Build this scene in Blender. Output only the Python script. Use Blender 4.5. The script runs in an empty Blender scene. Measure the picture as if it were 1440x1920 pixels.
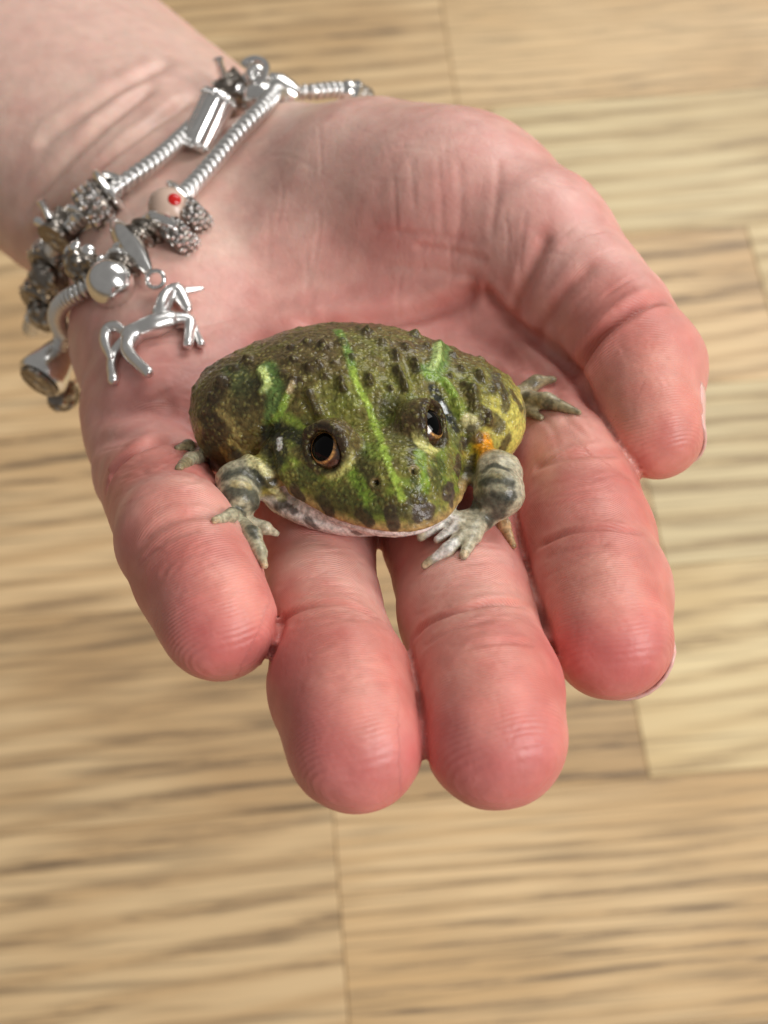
import bpy, bmesh, math, random
import numpy as np
from mathutils import Vector, Matrix
from mathutils.bvhtree import BVHTree

random.seed(7)
rng = np.random.default_rng(11)
scene = bpy.context.scene
COL = scene.collection

# ------------------------------------------------------------------ camera
FPX = 2660.0                       # focal length in pixels of the 1440 x 1920 frame
PITCH = math.radians(60)           # looking down at the floor
cam_data = bpy.data.cameras.new('camera')
cam = bpy.data.objects.new('camera', cam_data)
COL.objects.link(cam)
cam.location = (0, 0, 0.50)
cam.rotation_euler = (math.pi / 2 - PITCH, 0, 0)
cam_data.sensor_fit = 'HORIZONTAL'
cam_data.sensor_width = 36
cam_data.lens = FPX / 1440 * 36
cam_data.clip_start = 0.01
cam_data.clip_end = 50
cam_data.dof.use_dof = True
cam_data.dof.focus_distance = 0.198
cam_data.dof.aperture_fstop = 33
scene.camera = cam

# ------------------------------------------------------------------ light: daylight from windows in a room
world = bpy.data.worlds.new('World')
scene.world = world
world.use_nodes = True
bg = world.node_tree.nodes['Background']
bg.inputs['Color'].default_value = (1.0, 0.97, 0.93, 1)
bg.inputs['Strength'].default_value = 0.30

def area_light(name, loc, target, sx, sy, power, color):
    l = bpy.data.lights.new(name, 'AREA')
    l.shape = 'RECTANGLE'; l.size = sx; l.size_y = sy
    l.energy = power; l.color = color
    o = bpy.data.objects.new(name, l); COL.objects.link(o)
    o.location = loc
    o.rotation_euler = (Vector(target) - Vector(loc)).to_track_quat('-Z', 'Y').to_euler()
    return o
area_light('window_light', (1.20, -0.60, 1.40), (0, 0.15, 0.32), 0.7, 1.0, 33, (1.0, 0.98, 0.97))
area_light('far_window_light', (0.8, 1.5, 1.35), (0, 0.15, 0.32), 1.1, 1.1, 24, (1.0, 0.98, 0.95))

scene.view_settings.view_transform = 'Standard'
scene.view_settings.look = 'None'
scene.view_settings.exposure = -0.24
scene.view_settings.gamma = 1.0
scene.view_settings.use_curve_mapping = False
scene.cycles.use_denoising = True
scene.cycles.max_bounces = 8

# ------------------------------------------------------------------ helpers: frames, noise, materials
CR = np.array(cam.rotation_euler.to_matrix())
CL = np.array(cam.location)
def c2w(P):                        # lens-frame millimetres -> world metres
    return CL + (np.asarray(P, float) * 0.001) @ CR.T
def at(px, py, d):                 # a sight line of the photograph followed for d millimetres of depth
    return np.array([(px - 720) / FPX * d, (960 - py) / FPX * d, -d])
def srgb(r, g, b):
    c = np.array([r, g, b]) / 255.0
    return np.where(c <= 0.04045, c / 12.92, ((c + 0.055) / 1.055) ** 2.4)

def hash3(i, j, k, seed):
    n = (i.astype(np.uint32) * np.uint32(374761393) + j.astype(np.uint32) * np.uint32(668265263)
         + k.astype(np.uint32) * np.uint32(2147483647) + np.uint32(seed * 974711 % 4294967291))
    n = (n ^ (n >> np.uint32(13))) * np.uint32(1274126177)
    n = n ^ (n >> np.uint32(16))
    return (n & np.uint32(0xffffff)).astype(np.float64) / float(0xffffff)
def vnoise(P, scale, seed=0):      # value noise 0..1, features of size `scale`
    q = np.asarray(P) / scale + 1000.0
    f = np.floor(q); t = q - f; t = t * t * (3 - 2 * t)
    i = f.astype(np.int64)
    out = 0
    for a in (0, 1):
        wa = t[:, 0] if a else 1 - t[:, 0]
        for b in (0, 1):
            wb = t[:, 1] if b else 1 - t[:, 1]
            for c in (0, 1):
                wc = t[:, 2] if c else 1 - t[:, 2]
                out = out + wa * wb * wc * hash3(i[:, 0] + a, i[:, 1] + b, i[:, 2] + c, seed)
    return out
def fbm(P, scale, seed=0):
    return (vnoise(P, scale, seed) + 0.5 * vnoise(P, scale / 2.1, seed + 1) + 0.25 * vnoise(P, scale / 4.3, seed + 2)) / 1.75
def sstep(a, b, x):
    t = np.clip((x - a) / (b - a), 0, 1)
    return t * t * (3 - 2 * t)

def mat(name):
    m = bpy.data.materials.new(name); m.use_nodes = True
    return m, m.node_tree.nodes, m.node_tree.links, m.node_tree.nodes['Principled BSDF']

# ------------------------------------------------------------------ helpers: implicit modelling
class Vol:
    def __init__(s, lo, hi, h):
        s.lo = np.array(lo, float); s.h = h
        s.n = np.ceil((np.array(hi) - s.lo) / h).astype(int) + 1
        s.ax = [s.lo[k] + h * np.arange(s.n[k]) for k in range(3)]
        s.d = np.full(s.n, 12.0, np.float32)
    def box(s, lo, hi):
        a = np.clip(np.floor((np.array(lo) - s.lo) / s.h).astype(int), 0, s.n)
        b = np.clip(np.ceil((np.array(hi) - s.lo) / s.h).astype(int) + 1, 0, s.n)
        sl = tuple(slice(a[k], b[k]) for k in range(3))
        X = s.ax[0][sl[0]][:, None, None].astype(np.float32); Y = s.ax[1][sl[1]][None, :, None].astype(np.float32)
        Z = s.ax[2][sl[2]][None, None, :].astype(np.float32)
        return sl, X, Y, Z
    def merge(s, sl, b, k, mode='add'):
        a = s.d[sl]
        if mode == 'cut':
            a = -a
        if k > 0:
            h = np.clip(0.5 + 0.5 * (b - a) / k, 0, 1)
            r = b + (a - b) * h - k * h * (1 - h)
        else:
            r = np.minimum(a, b)
        s.d[sl] = -r if mode == 'cut' else r
    def cone(s, a, b, ra, rb, k=2.0, flat=None, mode='add'):
        """tapered capsule; flat=(axis, factor) squeezes the section along a unit axis"""
        a = np.asarray(a, float); b = np.asarray(b, float); m = max(ra, rb) + 2 * k + 2
        if flat: m = m / min(flat[1], 1)
        sl, X, Y, Z = s.box(np.minimum(a, b) - m, np.maximum(a, b) + m)
        e = b - a; L2 = float(e @ e) + 1e-9
        px, py, pz = X - a[0], Y - a[1], Z - a[2]
        t = np.clip((px * e[0] + py * e[1] + pz * e[2]) / L2, 0, 1)
        qx, qy, qz = px - t * e[0], py - t * e[1], pz - t * e[2]
        if flat:
            n = np.asarray(flat[0]); w = 1 / flat[1] - 1
            dn = (qx * n[0] + qy * n[1] + qz * n[2]) * w
            qx = qx + dn * n[0]; qy = qy + dn * n[1]; qz = qz + dn * n[2]
        d = np.sqrt(qx * qx + qy * qy + qz * qz) - (ra + t * (rb - ra))
        s.merge(sl, d, k, mode)
    def ell(s, c, r, k=2.0, R=None, mode='add'):
        c = np.asarray(c, float); r = np.asarray(r, float); m = r.max() + 2 * k + 2
        sl, X, Y, Z = s.box(c - m, c + m)
        px, py, pz = X - c[0], Y - c[1], Z - c[2]
        if R is not None:
            px, py, pz = [R[i][0] * px + R[i][1] * py + R[i][2] * pz for i in range(3)]
        k0 = np.sqrt((px / r[0]) ** 2 + (py / r[1]) ** 2 + (pz / r[2]) ** 2)
        k1 = np.sqrt((px / r[0] ** 2) ** 2 + (py / r[1] ** 2) ** 2 + (pz / r[2] ** 2) ** 2) + 1e-6
        s.merge(sl, k0 * (k0 - 1) / k1, k, mode)
    def chain(s, pts, rad, k=2.0, **kw):
        for i in range(len(pts) - 1):
            s.cone(pts[i], pts[i + 1], rad[i], rad[i + 1], k, **kw)
    def sample(s, P):
        q = np.clip((P - s.lo) / s.h, 0, s.n - 1.001)
        i = np.floor(q).astype(int); t = q - i
        v = 0
        for a in (0, 1):
            for b in (0, 1):
                for c in (0, 1):
                    w = (t[:, 0] if a else 1 - t[:, 0]) * (t[:, 1] if b else 1 - t[:, 1]) * (t[:, 2] if c else 1 - t[:, 2])
                    v = v + w * s.d[i[:, 0] + a, i[:, 1] + b, i[:, 2] + c]
        return v
    def grad(s, P):
        g = np.empty_like(P)
        for k in range(3):
            e = np.zeros(3); e[k] = s.h * 1.0
            g[:, k] = (s.sample(P + e) - s.sample(P - e)) / (2 * s.h)
        return g
    def mesh(s, newton=2):
        d = s.d; ins = d < 0
        nx, ny, nz = d.shape
        cnt = np.zeros((nx - 1, ny - 1, nz - 1), np.int8)
        for a in (0, 1):
            for b in (0, 1):
                for c in (0, 1):
                    cnt += ins[a:nx - 1 + a, b:ny - 1 + b, c:nz - 1 + c]
        cells = np.argwhere((cnt > 0) & (cnt < 8))
        idx = np.full(cnt.shape, -1, np.int64)
        idx[tuple(cells.T)] = np.arange(len(cells))
        acc = np.zeros((len(cells), 3)); num = np.zeros(len(cells))
        cor = [(a, b, c) for a in (0, 1) for b in (0, 1) for c in (0, 1)]
        for p in cor:
            for k in range(3):
                if p[k]: continue
                q = list(p); q[k] = 1
                va = d[tuple((cells + p).T)]; vb = d[tuple((cells + q).T)]
                m = (va < 0) != (vb < 0)
                t = np.where(m, va / np.where(va == vb, 1, va - vb), 0)
                pos = np.array(p, float)[None] + np.eye(3)[k][None] * t[:, None]
                acc += np.where(m[:, None], pos, 0); num += m
        V = s.lo + (cells + acc / num[:, None]) * s.h
        F = []
        for k in range(3):
            o = [i for i in range(3) if i != k]
            sl0 = [slice(1, -1)] * 3; sl1 = [slice(1, -1)] * 3
            sl0[k] = slice(0, -1); sl1[k] = slice(1, None)
            a = ins[tuple(sl0)]; b = ins[tuple(sl1)]
            e = np.argwhere(a != b)
            flip = a[tuple(e.T)]
            base = e.copy(); base[:, o[0]] += 1; base[:, o[1]] += 1
            def cid(da, db):
                c = base.copy(); c[:, o[0]] -= da; c[:, o[1]] -= db
                return idx[tuple(c.T)]
            quad = np.stack([cid(1, 1), cid(0, 1), cid(0, 0), cid(1, 0)], 1)
            if k == 1: flip = ~flip
            quad = np.where(flip[:, None], quad, quad[:, ::-1])
            F.append(quad)
        F = np.concatenate(F)
        for _ in range(newton):
            g = s.grad(V); dv = s.sample(V)
            step = dv[:, None] * g / np.maximum((g * g).sum(1), 0.05)[:, None]
            n = np.linalg.norm(step, axis=1, keepdims=True)
            V = V - step * np.minimum(1, s.h / np.maximum(n, 1e-9))
        return V, F

def vnormals(V, F):
    n = np.cross(V[F[:, 2]] - V[F[:, 0]], V[F[:, 3]] - V[F[:, 1]])
    N = np.zeros_like(V)
    for k in range(4):
        for c in range(3):
            N[:, c] += np.bincount(F[:, k], n[:, c], len(V))
    return N / np.maximum(np.linalg.norm(N, axis=1, keepdims=True), 1e-12)
def smooth_field(V, F, x, it=2):
    for _ in range(it):
        s = np.zeros_like(x); w = np.zeros(len(V))
        for k in range(4):
            j = F[:, (k + 1) % 4]
            w += np.bincount(F[:, k], None, len(V))
            if x.ndim == 1: s += np.bincount(F[:, k], x[j], len(V))
            else:
                for c in range(x.shape[1]): s[:, c] += np.bincount(F[:, k], x[j, c], len(V))
        w = np.maximum(w, 1)
        x = 0.5 * x + 0.5 * (s / w if x.ndim == 1 else s / w[:, None])
    return x
def densify(pts, n=6):
    pts = np.asarray(pts, float)
    if len(pts) < 2: return pts
    P = np.vstack([2 * pts[0] - pts[1], pts, 2 * pts[-1] - pts[-2]])
    out = []
    for i in range(1, len(P) - 2):
        for t in np.linspace(0, 1, n, endpoint=False):
            a, b, c, d = P[i - 1:i + 3]
            out.append(0.5 * (2 * b + (c - a) * t + (2 * a - 5 * b + 4 * c - d) * t * t + (3 * b - a - 3 * c + d) * t ** 3))
    out.append(P[-2])
    return np.array(out)
class Surf:
    """a surface in lens-frame millimetres on which strokes are laid: each stroke is carried onto the surface once and kept there in 3-D"""
    def __init__(s, V, F):
        s.V, s.F = V, F
        s.bvh = BVHTree.FromPolygons([tuple(v) for v in V], F.tolist())
    def hit(s, px, py):
        r = Vector(((px - 720) / FPX, (960 - py) / FPX, -1)).normalized()
        h = s.bvh.ray_cast(Vector((0, 0, 0)), r)
        return None if h[0] is None else np.array(h[0])
    def normal(s, px, py):
        r = Vector(((px - 720) / FPX, (960 - py) / FPX, -1)).normalized()
        return np.array(s.bvh.ray_cast(Vector((0, 0, 0)), r)[1])
    def line(s, pts, n=4):
        q = densify(pts, n) if len(pts) > 1 else np.asarray(pts, float)
        return np.array([h for h in (s.hit(*p) for p in q) if h is not None])
    def dist(s, L, reach):
        """distance of every vertex within reach of a 3-D polyline -> (indices, distance, position along 0..1)"""
        if len(L) == 0: return np.zeros(0, int), np.zeros(0), np.zeros(0)
        lo, hi = L.min(0) - reach, L.max(0) + reach
        i = np.nonzero(((s.V > lo) & (s.V < hi)).all(1))[0]
        P = s.V[i]; best = np.full(len(i), 1e9); par = np.zeros(len(i))
        if len(L) == 1:
            return i, np.linalg.norm(P - L[0], axis=1), par
        m = len(L) - 1
        for k in range(m):
            e = L[k + 1] - L[k]
            t = np.clip((P - L[k]) @ e / (e @ e + 1e-9), 0, 1)
            dd = np.linalg.norm(P - L[k] - t[:, None] * e, axis=1)
            w = dd < best
            best[w] = dd[w]; par[w] = (k + t[w]) / m
        return i, best, par

def link_mesh(name, V, F, material, parent=None, smooth=True, origin=None):
    """V in world metres"""
    V = np.asarray(V, float)
    o0 = V.mean(0) if origin is None else np.asarray(origin)
    me = bpy.data.meshes.new(name)
    me.from_pydata((V - o0).tolist(), [], [list(map(int, f)) for f in F])
    if smooth: me.shade_smooth()
    me.materials.append(material)
    o = bpy.data.objects.new(name, me); COL.objects.link(o)
    if parent is not None:
        o.parent = parent
        o.location = Vector(o0) - Vector(wloc(parent))
    else:
        o.location = o0
    return o
WLOC = {}
def wloc(o):
    p = Vector(o.location)
    while o.parent is not None:
        o = o.parent; p = p + Vector(o.location)
    return p
def add_color(o, name, C):
    a = o.data.color_attributes.new(name, 'FLOAT_COLOR', 'POINT')
    buf = np.ones((len(C), 4), np.float32); buf[:, :3] = C
    a.data.foreach_set('color', buf.ravel())
def add_float(o, name, x):
    a = o.data.attributes.new(name, 'FLOAT', 'POINT')
    a.data.foreach_set('value', np.asarray(x, np.float32))
def tag(o, label, cat, group=None):
    o['label'] = label; o['category'] = cat
    if group: o['group'] = group
    return o
def empty(name, loc):
    o = bpy.data.objects.new(name, None); o.empty_display_size = 0.01
    COL.objects.link(o); o.location = loc
    return o

# ------------------------------------------------------------------ floor of oak strips
def wood_material(name, light, mid, dark, bands, fine, skew=0.0):
    m, N, L, b = mat(name)
    tc = N.new('ShaderNodeTexCoord'); oi = N.new('ShaderNodeObjectInfo')
    off = N.new('ShaderNodeVectorMath'); off.operation = 'MULTIPLY_ADD'
    L.new(oi.outputs['Random'], off.inputs[0]); off.inputs[1].default_value = (3.1, 7.7, 5.3)
    L.new(tc.outputs['Object'], off.inputs[2])
    def mapping(sc):
        mp = N.new('ShaderNodeMapping'); mp.inputs['Scale'].default_value = sc
        L.new(off.outputs[0], mp.inputs[0]); return mp.outputs[0]
    def noise(vec, scale, detail=2, rough=0.5):
        n = N.new('ShaderNodeTexNoise'); n.inputs['Scale'].default_value = scale
        n.inputs['Detail'].default_value = detail; n.inputs['Roughness'].default_value = rough
        L.new(vec, n.inputs['Vector']); return n.outputs['Fac']
    def ramp(fac, stops):
        r = N.new('ShaderNodeValToRGB'); e = r.color_ramp.elements
        e[0].position, e[0].color = stops[0][0], (*[stops[0][1]] * 3, 1)
        e[1].position, e[1].color = stops[1][0], (*[stops[1][1]] * 3, 1)
        for p, v in stops[2:]:
            x = e.new(p); x.color = (v, v, v, 1)
        L.new(fac, r.inputs[0]); return r.outputs[0]
    def mix(fac, a, c):
        x = N.new('ShaderNodeMix'); x.data_type = 'RGBA'
        if isinstance(fac, float): x.inputs[0].default_value = fac
        else: L.new(fac, x.inputs[0])
        for sock, v in ((x.inputs[6], a), (x.inputs[7], c)):
            if isinstance(v, tuple): sock.default_value = (*v, 1)
            else: L.new(v, sock)
        return x.outputs[2]
    def mul(a, c):
        x = N.new('ShaderNodeMath'); x.operation = 'MULTIPLY'
        for sock, v in ((x.inputs[0], a), (x.inputs[1], c)):
            if isinstance(v, float): sock.default_value = v
            else: L.new(v, sock)
        return x.outputs[0]
    # growth rings: long bands that wander along the strip
    sep = N.new('ShaderNodeSeparateXYZ'); L.new(off.outputs[0], sep.inputs[0])
    def math_(op, a, c=None):
        x = N.new('ShaderNodeMath'); x.operation = op
        for sock, v in ((x.inputs[0], a), (x.inputs[1], c)):
            if v is None: continue
            if isinstance(v, (int, float)): sock.default_value = v
            else: L.new(v, sock)
        return x.outputs[0]
    warp = noise(mapping((2.6, 9, 1)), 1.0, 2, 0.5)
    ph = math_('ADD', math_('MULTIPLY', math_('SUBTRACT', sep.outputs[1], math_('MULTIPLY', sep.outputs[0], skew)), 95.0 * bands), math_('MULTIPLY', warp, 4.5 * bands))
    ph = math_('ADD', ph, math_('MULTIPLY', noise(mapping((5, 45, 1)), 1.0, 2), 0.7))
    tri = math_('ABSOLUTE', math_('SUBTRACT', math_('FRACT', ph), 0.5))
    ring_mask = ramp(tri, ((0.05, 1.0), (0.34, 0.0)))
    gate = ramp(noise(mapping((7, 26, 1)), 1.0, 2), ((0.36, 0.15), (0.58, 1.0)))
    pores = ramp(noise(mapping((30, 640 * fine, 1)), 1.0, 3, 0.65), ((0.42, 0.0), (0.58, 1.0)))
    patch = ramp(noise(mapping((9, 16, 1)), 1.0, 2), ((0.40, 0.0), (0.62, 1.0)))
    base = mix(patch, light, mid)
    tone = mix(mul(ring_mask, 0.75), base, mid)
    pf = mul(mul(mul(ring_mask, gate), pores), 0.85)
    c1 = mix(pf, tone, dark)
    fine_f = ramp(noise(mapping((16, 560 * fine, 1)), 1.0, 3), ((0.50, 0.0), (0.72, 1.0)))
    c2 = mix(mul(fine_f, 0.55), c1, dark)
    hsv = N.new('ShaderNodeHueSaturation'); L.new(c2, hsv.inputs['Color'])
    vr = N.new('ShaderNodeMapRange'); vr.inputs[3].default_value = 0.86; vr.inputs[4].default_value = 1.1
    hsv.inputs['Saturation'].default_value = 1.0
    L.new(oi.outputs['Random'], vr.inputs[0]); L.new(vr.outputs[0], hsv.inputs['Value'])
    L.new(hsv.outputs[0], b.inputs['Base Color'])
    b.inputs['Roughness'].default_value = 0.5
    bp = N.new('ShaderNodeBump'); bp.inputs['Strength'].default_value = 0.25; bp.inputs['Distance'].default_value = 0.0006
    bp.invert = True
    L.new(pf, bp.inputs['Height']); L.new(bp.outputs[0], b.inputs['Normal'])
    return m
OAK_A = wood_material('oak_wide_grain', tuple(srgb(220, 190, 144)), tuple(srgb(198, 164, 118)), tuple(srgb(98, 82, 64)), 0.85, 0.8, 0.10)
OAK_B = wood_material('oak_fine_grain', tuple(srgb(222, 192, 146)), tuple(srgb(204, 170, 122)), tuple(srgb(112, 95, 74)), 1.7, 1.3)
OAK_C = wood_material('oak_pale_grain', tuple(srgb(224, 204, 158)), tuple(srgb(206, 180, 132)), tuple(srgb(132, 108, 78)), 0.9, 1.0, 0.05)
mg, Ng, Lg, bgm = mat('subfloor'); bgm.inputs['Base Color'].default_value = (0.30, 0.235, 0.16, 1); bgm.inputs['Roughness'].default_value = 0.9  # plain brown subfloor sheet, visible in the gaps between planks

def floor_hit(px, py):
    r = CR @ np.array([(px - 720) / FPX, (960 - py) / FPX, -1.0])
    t = -CL[2] / r[2]
    return CL + r * t
A0, A1 = floor_hit(0, 1565), floor_hit(600, 1512)      # a long seam seen in the photograph
udir = (A1 - A0)[:2]; udir = udir / np.linalg.norm(udir)
vdir = np.array([-udir[1], udir[0]])
V0 = A1[:2] @ vdir
W = 0.086                                               # strip width
fs = bpy.data.meshes.new('floor')
bm = bmesh.new(); bmesh.ops.create_grid(bm, x_segments=1, y_segments=1, size=3.0); bm.to_mesh(fs); bm.free()
fs.materials.append(mg)
floor = bpy.data.objects.new('floor', fs); COL.objects.link(floor); floor.location = (0, 0.3, -0.0006)
floor['kind'] = 'structure'
def plank(u0, u1, v0, v1, material):
    g = 0.00025; bv = 0.0004
    x0, x1, y0, y1 = 0, u1 - u0 - g, 0, v1 - v0 - g
    V = [(x0, y0, -.004), (x1, y0, -.004), (x1, y1, -.004), (x0, y1, -.004),
         (x0, y0, -bv), (x1, y0, -bv), (x1, y1, -bv), (x0, y1, -bv),
         (x0 + bv, y0 + bv, 0), (x1 - bv, y0 + bv, 0), (x1 - bv, y1 - bv, 0), (x0 + bv, y1 - bv, 0)]
    F = [(8, 9, 10, 11)] + [(a, (a + 1) % 4, 4 + (a + 1) % 4, 4 + a) for a in range(4)] + [(4 + a, 4 + (a + 1) % 4, 8 + (a + 1) % 4, 8 + a) for a in range(4)]
    me = bpy.data.meshes.new('plank'); me.from_pydata(V, [], F); me.materials.append(material)
    o = bpy.data.objects.new('plank', me); COL.objects.link(o)
    p = udir * u0 + vdir * v0
    o.parent = floor
    o.location = (p[0] - floor.location[0], p[1] - floor.location[1], 0.0006)
    o.rotation_euler = (0, 0, math.atan2(udir[1], udir[0]))
    return o
u_of = lambda px, py: floor_hit(px, py)[:2] @ udir
row_of = lambda px, py: int(math.floor((floor_hit(px, py)[:2] @ vdir - V0) / W))
joint = {row_of(x, y): u_of(x, y) for x, y in ((640, 1730), (1205, 1390), (835, 50))}
row_mats = {-1: (OAK_A, OAK_B), 0: (OAK_A, OAK_C), 1: (OAK_A, OAK_C), 2: (OAK_A, OAK_C), 3: (OAK_A, OAK_C)}
for r in range(-8, 17):
    v0 = V0 + r * W
    j = joint.get(r, random.uniform(-0.15, 0.35))
    ends = [j - 1.64, j - 1.1, j - 0.56, j, j + 0.52, j + 1.05, j + 1.6]
    for q in range(6):
        ms = row_mats.get(r, (OAK_A, OAK_B))
        plank(ends[q], ends[q + 1], v0, v0 + W, ms[0] if q == 2 else ms[1] if q == 3 else random.choice((OAK_A, OAK_B, OAK_C)))

# ------------------------------------------------------------------ the hand (lens-frame millimetres)
def K(px, py, d, rpx):
    return at(px, py, d), rpx * d / FPX
def chain_of(spec):
    p, r = zip(*[K(*s) for s in spec]); return list(p), list(r)
HN = np.array([0, 0.77, 0.638])     # palm normal
hv = Vol((-172, -52, -436), (62, 178, -150), 0.9)
FING = {
 'little': [(265, 770, 252, 112), (284, 882, 235, 104), (332, 1008, 196, 112), (372, 1080, 191, 114), (411, 1168, 185, 110)],
 'ring':   [(560, 800, 248, 118), (592, 1000, 219, 111), (604, 1130, 200, 105), (639, 1285, 184, 133), (664, 1392, 176, 132)],
 'middle': [(800, 800, 248, 122), (846, 1000, 217, 128), (876, 1150, 199, 125), (911, 1295, 184, 139), (930, 1382, 176, 137)],
 'index':  [(1010, 760, 240, 114), (1076, 890, 222, 115), (1100, 1010, 209, 125), (1129, 1110, 199, 126), (1147, 1200, 191, 116)],
 'thumb':  [(850, 410, 264, 175), (1005, 466, 249, 142), (1150, 600, 234, 112), (1205, 695, 226, 116), (1232, 812, 218, 87)],
}
# palm and wrist first, blended generously
hv.cone(at(262, 318, 324), at(-330, -150, 400), 38, 48, 6, flat=(HN, 0.68))
for a, b, k in [
    ((320, 430, 302, 200), (330, 640, 268, 178), 10),      # heel, little-finger side
    ((330, 640, 268, 178), (330, 800, 246, 150), 8),
    ((560, 400, 292, 200), (860, 415, 264, 176), 10),      # thenar mound
    ((700, 400, 276, 200), (840, 430, 262, 180), 8),
    ((480, 520, 288, 190), (590, 820, 248, 150), 10),
    ((640, 570, 276, 180), (800, 820, 248, 150), 10),
    ((800, 570, 266, 150), (980, 780, 247, 130), 8),
    ((330, 820, 248, 130), (980, 790, 249, 125), 8), ((700, 880, 246, 70), (704, 972, 236, 52), 3),
    ((900, 640, 265, 120), (1050, 775, 245, 108), 6)]:
    pa, ra = K(*a); pb, rb = K(*b)
    hv.cone(pa, pb, ra, rb, k)
for f, spec in FING.items():
    p, r = chain_of(spec)
    tmp = hv
    if f == 'thumb':
        hv.chain(p[:2], r[:2], 9); hv.chain(p[1:3], r[1:3], 4.0)
    else:
        hv.chain(p[:2], r[:2], 3.0)
# each finger is grown apart from its neighbours, then joined with a tight seam
for f in ('little', 'ring', 'middle', 'index', 'thumb'):
    p, r = chain_of(FING[f])
    p0 = 2 if f == 'thumb' else 0
    lo = np.min(p[p0:], 0) - 16; hi = np.max(p[p0:], 0) + 16
    fv = Vol(lo, hi, hv.h)
    fv.lo = hv.lo + np.round((fv.lo - hv.lo) / hv.h) * hv.h
    fv.ax = [fv.lo[k] + hv.h * np.arange(fv.n[k]) for k in range(3)]
    fv.chain(p[p0:], r[p0:], 2.2)
    ax = p[4] - p[3]; ax /= np.linalg.norm(ax)
    tocam = -p[4] / np.linalg.norm(p[4])
    side = np.cross(ax, tocam); side /= np.linalg.norm(side); nn = np.cross(side, ax)
    fv.ell(p[4] - ax * r[4] * 0.45 + nn * r[4] * 0.30, (r[4] * 0.82, r[4] * 1.02, r[4] * 0.80), 3.0, R=np.array([side, ax, nn]))
    i0 = np.round((fv.lo - hv.lo) / hv.h).astype(int)
    a = np.maximum(i0, 0); b = np.minimum(i0 + fv.n, hv.n)
    sl = tuple(slice(a[k], b[k]) for k in range(3))
    sf = tuple(slice(a[k] - i0[k], b[k] - i0[k]) for k in range(3))
    hv.merge(sl, fv.d[sf], 0.6)
HV, HF = hv.mesh()
def subdivide(V, F):               # one linear split of every quad
    E = np.sort(np.stack([F, np.roll(F, -1, 1)], 2).reshape(-1, 2), 1)
    key = E[:, 0].astype(np.int64) * len(V) + E[:, 1]
    uq, inv = np.unique(key, return_inverse=True)
    mid = 0.5 * (V[uq // len(V)] + V[uq % len(V)])
    em = (len(V) + inv).reshape(-1, 4)
    fc = len(V) + len(uq) + np.arange(len(F))
    V2 = np.vstack([V, mid, V[F].mean(1)])
    F2 = np.concatenate([np.stack([F[:, k], em[:, k], fc, em[:, k - 1]], 1) for k in range(4)])
    return V2, F2
HV, HF = subdivide(HV, HF)
for _ in range(2):
    g_ = hv.grad(HV); d_ = hv.sample(HV)
    HV = HV - np.clip(d_, -0.4, 0.4)[:, None] * g_ / np.maximum((g_ * g_).sum(1), 0.3)[:, None]
hs = Surf(HV, HF)
HVN = vnormals(HV, HF)
HN_ = HVN
disp = np.zeros(len(HV))
def crease(pts, w, depth, lip=0.25):
    global disp
    L = hs.line(pts, 5)
    i, d, t = hs.dist(L, w * 4)
    fade = sstep(0, 0.12, t) * sstep(0, 0.12, 1 - t)
    disp[i] += fade * (-depth * np.exp(-(d / w) ** 2) + lip * depth * np.exp(-((d - 2.1 * w) / (w * 1.1)) ** 2))
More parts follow.
